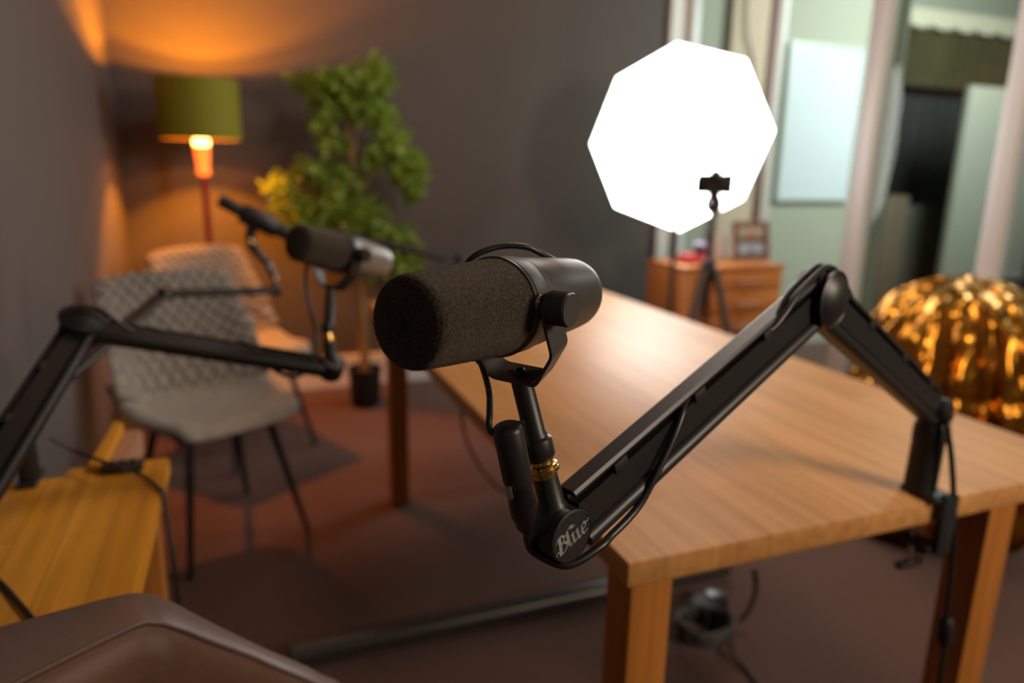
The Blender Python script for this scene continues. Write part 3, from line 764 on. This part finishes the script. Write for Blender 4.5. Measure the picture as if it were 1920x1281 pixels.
# brown leather chair in the near left corner, back facing the lens
def brown_chair():
    c0 = onz(306, 1100, .80); tx = (c0-onz(0, 1186, .80)).normalized(); tx.z = 0; tx.normalize()
    ny = V((tx.y, -tx.x, 0))                 # towards the lens
    t = thing('leather_chair', 'brown leather chair in the bottom left corner of the photo', 'chair', (c0.x-.16, c0.y-.2, 0))
    M = frame(tx, V((0, 0, 1)), ny, (c0.x, c0.y, .80))
    # outline of the back in (along, height)
    pts = [(-.33, -.40), (-.345, -.16), (-.315, -.03), (-.295, -.008), (-.26, 0), (-.16, .004), (-.045, .003), (-.015, -.004), (.004, -.018), (.034, -.050), (.088, -.105), (.150, -.165), (.185, -.22), (.19, -.40)]
    o2 = smooth_path([(x, y, 0) for x, y in pts], 5)
    cx, cy = -.08, -.22
    def ring(b, k, z, ins=0):
        out = []
        for i, p in enumerate(o2):
            d = V((p.x-cx, p.y-cy, 0)); l = d.length; d.normalize()
            zz = z
            if z > .03: zz = z+max(0, -p.x-.02)*.38 if p.x < -.02 else max(.016+(z-.03)*.5, z-max(0, p.x)*.30)
            out.append(b.verts.new(M @ (V((p.x, p.y, zz))-d*ins)))
        return out
    def skin(layers, cap0, cap1):
        b = BM(); rs = [ring(b, 0, z, i) for z, i in layers]; n = len(o2)
        for a, c in zip(rs, rs[1:]):
            for k in range(n): b.faces.new((a[k], a[(k+1) % n], c[(k+1) % n], c[k]))
        if cap1:
            last = rs[-1]; zc = layers[-1][0]+(.02 if cap1 > 0 else 0); mid = b.verts.new(M @ V((cx, cy, zc+.012*(1 if cap1 > 0 else -1))))
            for k in range(n): b.faces.new((last[k], last[(k+1) % n], mid))
        return b
    obj('back_edge', skin([(-.012, .030), (-.011, .012), (-.008, .004), (-.002, 0), (.040, 0), (.048, .001)], 0, 0), brown_s, t, 80)
    b = skin([(.046, .003), (.052, .0045), (.060, .012), (.066, .028), (.070, .06), (.072, .1)], 0, 1); obj('backrest', b, brown_l, t, 80)
    b = skin([(-.011, .02), (-.014, .05), (-.016, .1)], 0, -1); obj('back_panel', b, brown_l, t, 80)
    b = BM(); tube(b, [M @ V((p.x-.0018*(p.x-cx)/.3, p.y-.002, .049+(max(0, -p.x-.02)*.38 if p.x < 0 else -min(p.x*.30, .022)))) for p in o2], .0022, 8, False); obj('piping', b, brown_s, t)
    b = BM(); box(b, (-.31, -.36, .06), (.17, -.29, .47), M, bev=.025, seg=4); obj('seat', b, brown_l, t)
    for x, z in ((-.27, .10), (.13, .10), (-.27, .42), (.13, .42)):
        b = BM(); tube(b, [M @ V((x, -.36, z)), M @ V((x, -.79, z))], .012, 12, False, (.013, .009)); obj('leg', b, blk_matte, t)
brown_chair()

# ================================================================ floor lamp in the corner
LY = 3.50
lt_, lb_ = ony(377, 150, LY), ony(377, 262, LY)
LX = lb_.x; R0 = .168
t = thing('floor_lamp', 'floor lamp with a red pole and olive green drum shade', 'lamp', (LX, LY, 0))
b = BM()

prof_o = [(R0, lb_.z), (R0, lt_.z), (R0-.004, lt_.z), (R0-.004, lb_.z)]
n = 64; M = Matrix.Translation((LX, LY, 0)); rings = [[b.verts.new(M @ V((r*math.cos(2*PI*k/n), r*math.sin(2*PI*k/n), z))) for k in range(n)] for r, z in prof_o]
for i in range(4):
    a, c = rings[i], rings[(i+1) % 4]
    for k in range(n): b.faces.new((a[k], a[(k+1) % n], c[(k+1) % n], c[k]))
sh = obj('lamp_shade', b, shade_m, t)
b = BM(); rings = [[b.verts.new(M @ V((r*math.cos(2*PI*k/n), r*math.sin(2*PI*k/n), z))) for k in range(n)] for r, z in ((R0-.0045, lb_.z+.002), (R0-.0045, lt_.z-.002), (R0-.006, lt_.z-.002), (R0-.006, lb_.z+.002))]
for i in range(4):
    a, c = rings[i], rings[(i+1) % 4]
    for k in range(n): b.faces.new((a[k], a[(k+1) % n], c[(k+1) % n], c[k]))
obj('dimming_liner', b, mat('dimming_brown', (.05, .02, .01), .9), sh)  # liner added to dim the brightly lit inside of the shade
b = BM(); 
for k in range(3):
    a = 2*PI*k/3+.3; tube(b, [(LX, LY, lt_.z-.03), (LX+(R0-.003)*math.cos(a), LY+(R0-.003)*math.sin(a), lt_.z-.012)], .002, 6, False)
obj('shade_spider', b, steel, sh)
zn0, zn1 = ony(378, 330, LY).z, ony(378, 254, LY).z
b = lathe(BM(), [(.014, .012), (.0135, zn0*.5), (.0145, zn0)], Matrix.Translation((LX, LY, 0)), 20); obj('pole', b, red_m, t)
b = lathe(BM(), [(.0155, zn0), (.026, zn0+.008), (.028, zn0+.02), (.024, zn0+.04), (.028, zn0+.07), (.031, zn0+.11), (.031, zn1-.045)], Matrix.Translation((LX, LY, 0)), 28); obj('amber_neck', b, amber_m, t)
b = lathe(BM(), [(.031, zn1-.045), (.033, zn1-.03), (.032, zn1-.012), (.026, zn1), (.012, zn1+.003)], Matrix.Translation((LX, LY, 0)), 28); obj('glowing_socket', b, hot_m, t)
b = lathe(BM(), [(.008, zn1+.003), (.008, zn1+.05), (.004, zn1+.055)], Matrix.Translation((LX, LY, 0)), 20); obj('bulb_holder', b, hot_m, t)
b = lathe(BM(), [(.13, 0.0), (.13, .012), (.03, .022), (.014, .03)], Matrix.Translation((LX, LY, 0)), 40); obj('base', b, red_m, t)
for z, pw in ((lt_.z-.045, 36), (lt_.z-.09, 56), (lb_.z+.08, 8)):
    d = bpy.data.lights.new('lamp_bulb_light', 'POINT'); d.energy = pw; d.color = (1, .29, .005); d.shadow_soft_size = .015
    o = bpy.data.objects.new('lamp_bulb_light', d); COL.objects.link(o); o.location = (LX, LY, z)

# ================================================================ potted tree
PY = 3.50
pb = onz(686, 760, 0); PY = pb.y
t = thing('potted_tree', 'tall leafy green tree in a black pot beside the lamp', 'plant', pb)
b = lathe(BM(), [(.058, 0), (.075, .02), (.083, .185), (.088, .19), (.088, .205), (.078, .205), (.076, .17), (.001, .168)], Matrix.Translation(pb), 36); obj('pot', b, blk_matte, t)
b = lathe(BM(), [(.0755, .160), (.0755, .173), (.001, .176)], Matrix.Translation(pb), 24); obj('soil', b, mat('soil', (.03, .018, .01), .95), t)
b = BM()
P = lambda x, y, dy=0: ony(x, y, PY+dy)
tube(b, [pb+V((0, 0, .16)), P(683, 650), P(678, 560), P(676, 500)], .02, 12, True, (.024, .018))
tube(b, [P(676, 510), P(668, 420), P(662, 340), P(655, 260), P(640, 200)], .01, 10, True, (.018, .006))
tube(b, [P(660, 300), P(668, 240), P(682, 190)], .006, 8, True, (.010, .004))
tube(b, [P(664, 380), P(700, 330), P(745, 310)], .006, 8, True, (.010, .004))
tube(b, [P(668, 420), P(620, 380), P(560, 350)], .006, 8, True, (.010, .004))
tube(b, [P(674, 480), P(710, 460), P(745, 450)], .006, 8, True, (.010, .004))
tube(b, [P(672, 460), P(630, 420), P(590, 410)], .006, 8, True, (.010, .004))
obj('trunk', b, bark_m, t)
clusters = [((640, 170), 62, 46, 150), ((700, 140), 42, 36, 110), ((600, 160), 45, 30, 80), ((690, 200), 45, 35, 90), ((605, 230), 28, 28, 40), ((722, 225), 22, 30, 40), ((560, 145), 25, 10, 18),
            ((735, 270), 35, 30, 80), ((765, 320), 35, 40, 110), ((775, 355), 18, 26, 50), ((705, 290), 30, 30, 50), ((590, 320), 45, 28, 90), ((525, 345), 32, 25, 60), ((535, 385), 22, 22, 30), ((640, 340), 45, 35, 90),
            ((600, 390), 60, 35, 140), ((670, 400), 60, 40, 170), ((640, 450), 50, 28, 80), ((730, 450), 55, 40, 150), ((760, 500), 40, 30, 90), ((700, 500), 30, 30, 50), ((570, 415), 35, 20, 60), ((625, 270), 25, 25, 35)]
b = BM()
for (cx, cy), rx, ry, nl in clusters:
    for _ in range(int(nl*1.9)):
        while 1:
            x, y, z = (random.uniform(-1, 1) for _ in range(3))
            if x*x+y*y+z*z < 1: break
        c = ony(cx+x*rx, cy+y*ry, PY+z*.13)
        d = V((random.uniform(-1, 1), random.uniform(-1, 1), random.uniform(-.9, .5))).normalized()
        s = d.orthogonal().normalized(); s = Matrix.Rotation(random.uniform(0, 2*PI), 3, d) @ s; up = d.cross(s)
        L = random.uniform(.038, .062); W = L*.27
        q = [c, c+d*L*.35+s*W+up*.003, c+d*L*.7+s*W*.75, c+d*L, c+d*L*.7-s*W*.75, c+d*L*.35-s*W+up*.003]
        mid = [c+d*L*.5-up*.004]
        vs = [b.verts.new(p) for p in q]; mv = b.verts.new(mid[0])
        for k in range(6): b.faces.new((vs[k], vs[(k+1) % 6], mv))

obj('foliage', b, leaf_m, t, 180)['kind'] = 'stuff'

# ================================================================ softbox
SD = 3.35
sc_ = at(1281, 262, SD)
face = (V((.55, .9, 1.15))-sc_).normalized()      # aims at the table
vpx = [(1270, 82), (1402, 107), (1450, 245), (1390, 372), (1272, 438), (1152, 390), (1112, 270), (1162, 150)]
nrm_ = (O-sc_).normalized()
pts = []
for x, y in vpx:
    d = ray(x, y); pts.append(O+d*((sc_-O).dot(nrm_)/d.dot(nrm_)))
ctr = sum(pts, V((0, 0, 0)))/8
pts = [ctr+(p-ctr).normalized()*((p-ctr).length*.5+.5*sum((q-ctr).length for q in pts)/8) for p in pts]
foot = V((ctr.x-.06, ctr.y+.24, 0))
t = thing('octagonal_softbox', 'glowing white octagonal softbox on a light stand by the back wall', 'softbox', foot)
b = BM()
vs = [b.verts.new(p) for p in pts]; vc = b.verts.new(ctr+nrm_*.03); v2 = [b.verts.new(p-nrm_*.006) for p in pts]
mids = [b.verts.new(ctr+(p-ctr)*.6+nrm_*.022) for p in pts]
for k in range(8):
    b.faces.new((vs[k], vs[(k+1) % 8], mids[(k+1) % 8], mids[k])); b.faces.new((mids[k], mids[(k+1) % 8], vc)); b.faces.new((vs[k], v2[k], v2[(k+1) % 8], vs[(k+1) % 8]))
b.faces.new(v2)
obj('diffuser', b, diff_m, t)
hub = ctr-nrm_*.36
b = BM(); v1 = [b.verts.new(ctr+(p-ctr)*1.012-nrm_*.008) for p in pts]; vm = [b.verts.new(ctr+(p-ctr)*.75-nrm_*.20) for p in pts]; v3 = [b.verts.new(hub+(p-ctr)*.14) for p in pts]
for a, c in ((v1, vm), (vm, v3)):
    for k in range(8): b.faces.new((a[k], a[(k+1) % 8], c[(k+1) % 8], c[k]))
b.faces.new(v3)
obj('reflector_shell', b, blk_matte, t)
b = BM()
for k in range(8): tube(b, [pts[k]-nrm_*.006, pts[(k+1) % 8]-nrm_*.006], .005, 8, False)
obj('rim', b, mat('white_rim', (.6, .57, .55), .6), t)
b = cyl(hub, hub-nrm_*.14, .05, 24, bev=.01); obj('lamp_head', b, blk, t)
hb = hub-nrm_*.07; foot = V((hb.x, hb.y, 0))
b = BM(); tube(b, [hb, (hb.x, hb.y, .12)], .012, 12, False); obj('stand_pole', b, tri_m, t)
for k in range(3):
    a = 2*PI*k/3+.4; b = BM(); tube(b, [(hb.x, hb.y, .42), (hb.x+.19*math.cos(a), hb.y+.19*math.sin(a), .012)], .008, 8, False); obj('stand_leg', b, tri_m, t)
# the slim light stand to the left of the cabinet
sp = ony(1263, 480, 2.60)
t = thing('light_stand', 'slim grey light stand between the white trim and the drawer cabinet', 'light stand', (sp.x, sp.y, 0))
zt = ony(1266, 425, 2.60).z
b = BM(); tube(b, [(sp.x, sp.y, .45), (sp.x, sp.y, zt)], .011, 12, False); obj('upper_pole', b, cable_g, t)
b = BM(); tube(b, [(sp.x, sp.y, .10), (sp.x, sp.y, .46)], .014, 12, False); obj('lower_pole', b, cable_g, t)
b = lathe(BM(), [(.018, .44), (.02, .445), (.02, .485), (.018, .49)], Matrix.Translation((sp.x, sp.y, 0)), 16); obj('clamp_collar', b, blk_matte, t)
for k in range(3):
    a = 2*PI*k/3+2.2; b = BM(); tube(b, [(sp.x, sp.y, .38), (sp.x+.10*math.cos(a), sp.y+.10*math.sin(a), .01)], .007, 8, False); obj('stand_leg', b, cable_g, t)

# ================================================================ cabinet and the things on it
CY = 2.72
c0, c1 = ony(1334, 500, CY), ony(1472, 500, CY)
ct = c0.z
cx0 = c0.x; cx1 = min(c1.x, XR-.02); cdp = .33
t = thing('drawer_cabinet', 'cherry wood drawer cabinet in the corner behind the table', 'cabinet', ((cx0+cx1)/2, CY, 0))
b = BM(); box(b, (cx0+.01, CY+.012, .04), (cx1-.01, CY+cdp, ct-.022)); obj('body', b, cab_m, t)
b = BM(); box(b, (cx0, CY-.008, ct-.022), (cx1, CY+cdp+.01, ct), bev=.004); obj('cabinet_top', b, cab_m, t)
b = BM(); box(b, (cx0+.02, CY+.03, 0), (cx1-.02, CY+cdp-.02, .04)); obj('plinth', b, cab_m, t)
zz = ct-.028; hgt = [.095, .11, .11, .15, .18]
for hh in hgt:
    if zz-hh < .045: hh = zz-.045
    b = BM(); box(b, (cx0+.014, CY-.004, zz-hh+.003), (cx1-.014, CY+.0118, zz-.003), bev=.003); dr = obj('drawer', b, cab_m, t)
    mx = (cx0+cx1)/2; zh = zz-hh/2
    b = BM(); tube(b, [(mx-.07, CY-.003, zh), (mx-.068, CY-.022, zh), (mx+.068, CY-.022, zh), (mx+.07, CY-.003, zh)], .005, 10, False); obj('handle', b, mat('dull_handle', (.36, .24, .17), .45, .5) if 'dull_handle' not in MATS else MATS['dull_handle'], dr)
    zz -= hh
    if zz < .06: break
# photo frame
fy = CY+.14
f0, f1 = ony(1376, 492, fy), ony(1449, 415, fy)
t = thing('picture_frame', 'brown wooden frame with a small blurred picture on the drawer cabinet', 'picture frame', ((f0.x+f1.x)/2, fy, ct))
z0, z1, x0, x1 = ct+.001, f1.z, f0.x, f1.x; fw = .024
lean = Matrix.Translation((0, fy, ct)) @ Matrix.Rotation(math.radians(-10), 4, 'X') @ Matrix.Translation((0, -fy, -ct))
b = BM()
for lo, hi in (((x0, z0), (x0+fw, z1)), ((x1-fw, z0), (x1, z1)), ((x0+fw, z0), (x1-fw, z0+fw)), ((x0+fw, z1-fw), (x1-fw, z1))): box(b, (lo[0], fy-.008, lo[1]), (hi[0], fy+.008, hi[1]), lean)
obj('frame', b, mat('frame_brown', (.22, .09, .045), .5), t)
b = BM(); box(b, (x0+.01, fy+.001, z0+.01), (x1-.01, fy+.007, z1-.01), lean)
pm_ = mat('picture_paper', (.35, .28, .2), .4); nt = pm_.node_tree; N = nt.nodes; Lk = nt.links
tc = N.new('ShaderNodeTexCoord'); sp_ = N.new('ShaderNodeSeparateXYZ'); rp = N.new('ShaderNodeValToRGB'); Lk.new(tc.outputs['Generated'], sp_.inputs[0]); Lk.new(sp_.outputs['Z'], rp.inputs['Fac'])
cr = rp.color_ramp; cr.elements[0].position = 0; cr.elements[0].color = (.08, .07, .09, 1); cr.elements[1].position = 1; cr.elements[1].color = (.62, .48, .44, 1)
for ps, cc in ((.16, (.10, .11, .15)), (.2, (.42, .46, .55)), (.4, (.35, .42, .45)), (.46, (.09, .045, .05)), (.58, (.22, .2, .1)), (.72, (.3, .28, .18)), (.8, (.62, .48, .44))):
    e = cr.elements.new(ps); e.color = (*cc, 1)
Lk.new(rp.outputs['Color'], N['Principled BSDF'].inputs['Base Color'])
pic = obj('picture', b, pm_, t, 0)
q = (V((x0, fy, z0))+V((x1, fy, z1)))/2
b = lathe(BM(), [(.020, 0), (.0195, .0012), (.001, .0014)], lean @ zframe((q.x, fy+.0006, q.z+.022), (0, -1, 0)), 20); obj('picture_spot', b, mat('picture_red', (.4, .08, .04), .5), pic)
b = BM(); box(b, ((x0+x1)/2-.01, fy+.008, z0+.001), ((x0+x1)/2+.01, fy+.06, z0+.06)); obj('strut', b, MATS['frame_brown'], t)
# small things
def onct(px, yy): return ony(px, 480, yy).x
r0, r1 = ony(1287, 485, CY+.10).x, ony(1331, 485, CY+.10).x
r0 = max(r0, cx0+.01)
# cabinet reaches further left than its drawers: a lower side shelf carries the small things
sl = ony(1281, 497, CY+.02).x
t = thing('side_shelf_unit', 'plain cherry wood unit joined to the left of the drawer cabinet', 'cabinet', ((sl+cx0)/2, CY, 0))
b = BM(); box(b, (sl, CY+.03, 0), (cx0-.002, CY+.32, ct-.02), bev=.003); obj('carcass', b, cab_m, t)
b = BM(); box(b, (sl, CY+.02, ct-.02), (cx0-.002, CY+.33, ct-.001), bev=.003); obj('unit_top', b, cab_m, t)
def item(px0, px1, py1, yy, dep): return ony(px0, 480, yy).x, ony(px1, 480, yy).x, ony((px0+px1)/2, py1, yy).z
yy = CY+.10; a0, a1, zt = item(1288, 1328, 478, yy, 0)
b = BM(); box(b, (a0, yy, ct), (a1, yy+.08, zt), bev=.006); tb = tag(obj('gift_box', b, mat('red_card', (.55, .05, .07), .5)), 'small pinkish red box on the cherry unit beside the tripod', 'box')
yy = CY+.13; a0, a1, _ = item(1302, 1320, 470, yy, 0); zt2 = ony(1310, 455, yy).z
t = thing('cup', 'dark purple cup with pale lid on top of the red box', 'cup', ((a0+a1)/2, yy, zt+.0005))
rr = (a1-a0)/2
Mc = Matrix.Translation(((a0+a1)/2, yy, zt+.0005)); hh = zt2-zt
b = lathe(BM(), [(rr*.8, 0), (rr, hh*.6), (rr*.94, hh*.62)], Mc, 24); obj('cup_body', b, mat('purple_dark', (.06, .02, .07), .4), t)
b = lathe(BM(), [(rr*1.05, hh*.62), (rr*1.05, hh*.9), (rr*.8, hh)], Mc, 24); obj('lid', b, mat('lilac', (.38, .34, .55), .5), t)
yy = CY+.20; a0, a1, zt = item(1340, 1364, 440, yy, 0)
b = BM(); box(b, (max(a0, cx0+.01), yy, ct+.0005), (a1, yy+.03, zt), bev=.003); tag(obj('white_carton', b, white_m), 'upright white carton on the drawer cabinet behind the tripod', 'carton')

# ================================================================ camera on tripod
TD = 2.9
tc_ = at(1341, 346, TD); fw_ = V((-.62, -.78, 0)).normalized(); rt_ = V((-fw_.y, fw_.x, 0)) # camera looks to the table
t = thing('photo_tripod', 'grey tripod carrying the black camera in front of the softbox', 'tripod', (tc_.x, tc_.y, 0))
k = TD/FPX
zh = lambda py: ony(1340, py, tc_.y).z
zb = zh(364)
b = lathe(BM(), [(.022, zb-.012), (.024, zb-.010), (.024, zb-.003), (.022, zb-.001)], Matrix.Translation((tc_.x, tc_.y, 0)), 24); obj('head_plate', b, blk_matte, t)
zc = zh(383)
b = lathe(BM(), [(.020, zc+.036), (.032, zc+.02), (.036, zc), (.032, zc-.02), (.018, zc-.036)], Matrix.Translation((tc_.x, tc_.y, 0)), 28); obj('ball_head', b, blk, t)
b = lathe(BM(), [(.020, 0), (.020, .014), (.016, .02), (.001, .022)], zframe((tc_.x, tc_.y, zc), fw_-V((0, 0, -.2))) @ Matrix.Translation((0, 0, .02)), 20); obj('head_knob', b, steel, t)
zhb = zh(500)
b = BM(); tube(b, [(tc_.x, tc_.y, zc-.03), (tc_.x, tc_.y, zhb)], .011, 12, False); obj('centre_column', b, tri_m, t)
b = lathe(BM(), [(.018, zhb+.03), (.030, zhb+.02), (.036, zhb-.01), (.030, zhb-.05), (.014, zhb-.07)], Matrix.Translation((tc_.x, tc_.y, 0)), 24); obj('hub', b, blk_matte, t)
b = BM(); tube(b, [(tc_.x, tc_.y, zhb-.06), (tc_.x, tc_.y, zhb-.22)], .013, 12, False); obj('column_tail', b, blk_matte, t)
for a in (200, 318, 78):
    a = math.radians(a); d = V((math.cos(a), math.sin(a), 0))
    b = BM(); tube(b, [V((tc_.x, tc_.y, zhb-.005))+d*.03, V((tc_.x, tc_.y, zhb*.52))+d*.135], .017, 12, False); lg = obj('leg', b, tri_m, t)
    b = BM(); tube(b, [V((tc_.x, tc_.y, zhb*.56))+d*.128, V((tc_.x, tc_.y, .006))+d*.25], .012, 12, False); obj('lower_leg', b, tri_m, lg)
zcm = zb
Mc = frame(rt_*1.2, fw_*1.2, (0, 0, 1.2), (tc_.x, tc_.y, zcm))
t = thing('camera', 'black interchangeable lens camera mounted on the tripod', 'camera', (tc_.x, tc_.y, zcm))
b = BM(); box(b, (-.058, -.020, 0), (.060, .020, .068), Mc, bev=.007, seg=3); box(b, (-.064, -.016, .002), (-.040, .030, .058), Mc, bev=.008, seg=3); cb = obj('camera_body', b, blk_matte, t)
b = BM(); extrude(b, [(-.022, .060), (.022, .060), (.015, .082), (-.015, .082)], Mc @ Matrix.Rotation(PI/2, 4, 'X') @ Matrix.Identity(4), -.02, .02); obj('viewfinder_hump', b, blk_matte, t)
b = lathe(BM(), [(.033, 0), (.034, .01), (.031, .012), (.031, .04), (.034, .042), (.034, .062), (.030, .063), (.027, .055), (.001, .052)], Mc @ Matrix.Translation((0, .019, .031)) @ Matrix.Rotation(-PI/2, 4, 'X'), 32); obj('lens', b, blk, t)
b = lathe(BM(), [(.009, 0), (.009, .008), (.007, .009)], Mc @ Matrix.Translation((.042, 0, .061)), 18); obj('mode_dial', b, blk_matte, t)

# ================================================================ gold seat at the right
gc = at(1800, 640, 2.30)
GX, GY = 2.235, 1.62
gt = ony(1800, 518, GY).z
t = thing('gold_beanbag', 'large shiny gold gathered beanbag seat beyond the oak table', 'beanbag', (GX, GY, 0))
b = BM(); nA, nH = 180, 60; rows = []
for j in range(nH+1):
    v = j/nH; z = gt*(v if v < 1 else 1)
    s = math.sin(PI*min(1, .12+v*.88)) if v > .55 else 1
    if v < .10: r = .30*math.sqrt(v/.10)*.25+.22
    elif v < .62: r = .30+.03*math.sin((v-.1)/.52*PI)
    else: r = .30*math.sqrt(max(0.0009, 1-((v-.62)/.38)**2.3))
    row = []
    for i in range(nA):
        a = 2*PI*i/nA
        fold = .016*math.sin(a*19+2*math.sin(a*3)+v*2)*(.4+v)+.010*math.sin(a*41+v*7)
        fold += .03*noise.noise(V((math.cos(a)*5, math.sin(a)*5, v*9)))+.012*noise.noise(V((math.cos(a)*14, math.sin(a)*14, v*16)))
        seam = -.016*math.exp(-((v-.62)/.014)**2)
        rr = max(.002, r*(1+fold*.8)+fold*.5*(r/.30)+seam)
        zz = z-.02*math.sin(a*9)*(v > .8)*(v-.8)*2
        row.append(b.verts.new((GX+rr*math.cos(a), GY+rr*math.sin(a), zz*.985+.006)))
    rows.append(row)
for j in range(nH):
    for i in range(nA): b.faces.new((rows[j][i], rows[j][(i+1) % nA], rows[j+1][(i+1) % nA], rows[j+1][i]))
b.faces.new(rows[0][::-1]); b.faces.new(rows[-1])
obj('gold_cover', b, gold_m, t, 70)
hp = at(1895, 530, 2.42)
b = BM(); tube(b, [hp+V((-.06, .01, -.03)), hp+V((-.04, 0, .006)), hp+V((.03, 0, .008)), hp+V((.09, 0, -.02))], .012); obj('carry_handle', b, blk_matte, t)

# ================================================================ on the floor
pA, pB = V((1.35, 1.60, .030)), V((.06, 1.61, .030))
t = thing('metal_tube', 'long dark metal tube lying on the carpet under the table', 'tube', (.7, 1.6, 0))
b = lathe(BM(), [(.026, 0), (.029, .002), (.029, (pA-pB).length-.002), (.026, (pA-pB).length)], zframe(pB, pA-pB), 32); obj('pipe', b, tube_m, t)
b = lathe(BM(), [(.0225, -.004), (.0225, .012)], zframe(pB, pA-pB), 28); obj('end_cap', b, blk_matte, t)
ad = onz(1335, 1150, 0)
t = thing('power_adapter', 'black power adapter brick on the carpet behind the table leg', 'adapter', ad)
Ma = Matrix.Translation(ad) @ Matrix.Rotation(.35, 4, 'Z')
b = BM(); box(b, (-.075, -.03, .0005), (.035, .035, .055), Ma, bev=.006, seg=3); obj('housing', b, blk_matte, t)
b = lathe(BM(), [(.024, .055), (.022, .063), (.001, .065)], Ma @ Matrix.Translation((.005, .0, 0)), 24); obj('round_top', b, blk_gloss, t)
b = BM(); cc = onz(1325, 1195, 0); path = []
for k in range(6*16+1):
    a = 2*PI*k/16; r = .072+.011*math.sin(k*.37)+.006*math.sin(k*1.9)
    path.append(cc+V((r*1.05*math.cos(a), r*.85*math.sin(a), .007+.009*(k//16)+.009*(k % 16)/16)))
path += [onz(1372, 1225, .02), onz(1395, 1250, .008), onz(1420, 1281, .006), onz(1440, 1340, .006)]
tube(b, path, .0052, 8, False); tag(obj('coiled_cable', b, cable_g), 'coil of dark grey cable on the carpet behind the near table leg', 'cable')
b = BM(); tube(b, [onz(1415, 1075, TZ-.08)*1.0, onz(1418, 1090, .45), onz(1414, 1120, .2), onz(1400, 1150, .06), onz(1380, 1172, .012), onz(1362, 1190, .03)], .006)
tag(obj('floor_cable', b, cable_g), 'dark cable rising from the coil towards the table underside', 'cable')
b = BM(); tube(b, [V((.50, 1.62, TZ-TT-.003)), onz(868, 800, .55), onz(885, 850, .45), onz(915, 895, .40), onz(955, 915, .42), V((.60, 1.5, TZ-TT-.003))], .0035)
tag(obj('slack_cable', b, mat('brown_cable', (.09, .04, .03), .6)), 'slack brownish cable looping below the left edge of the oak table', 'cable')
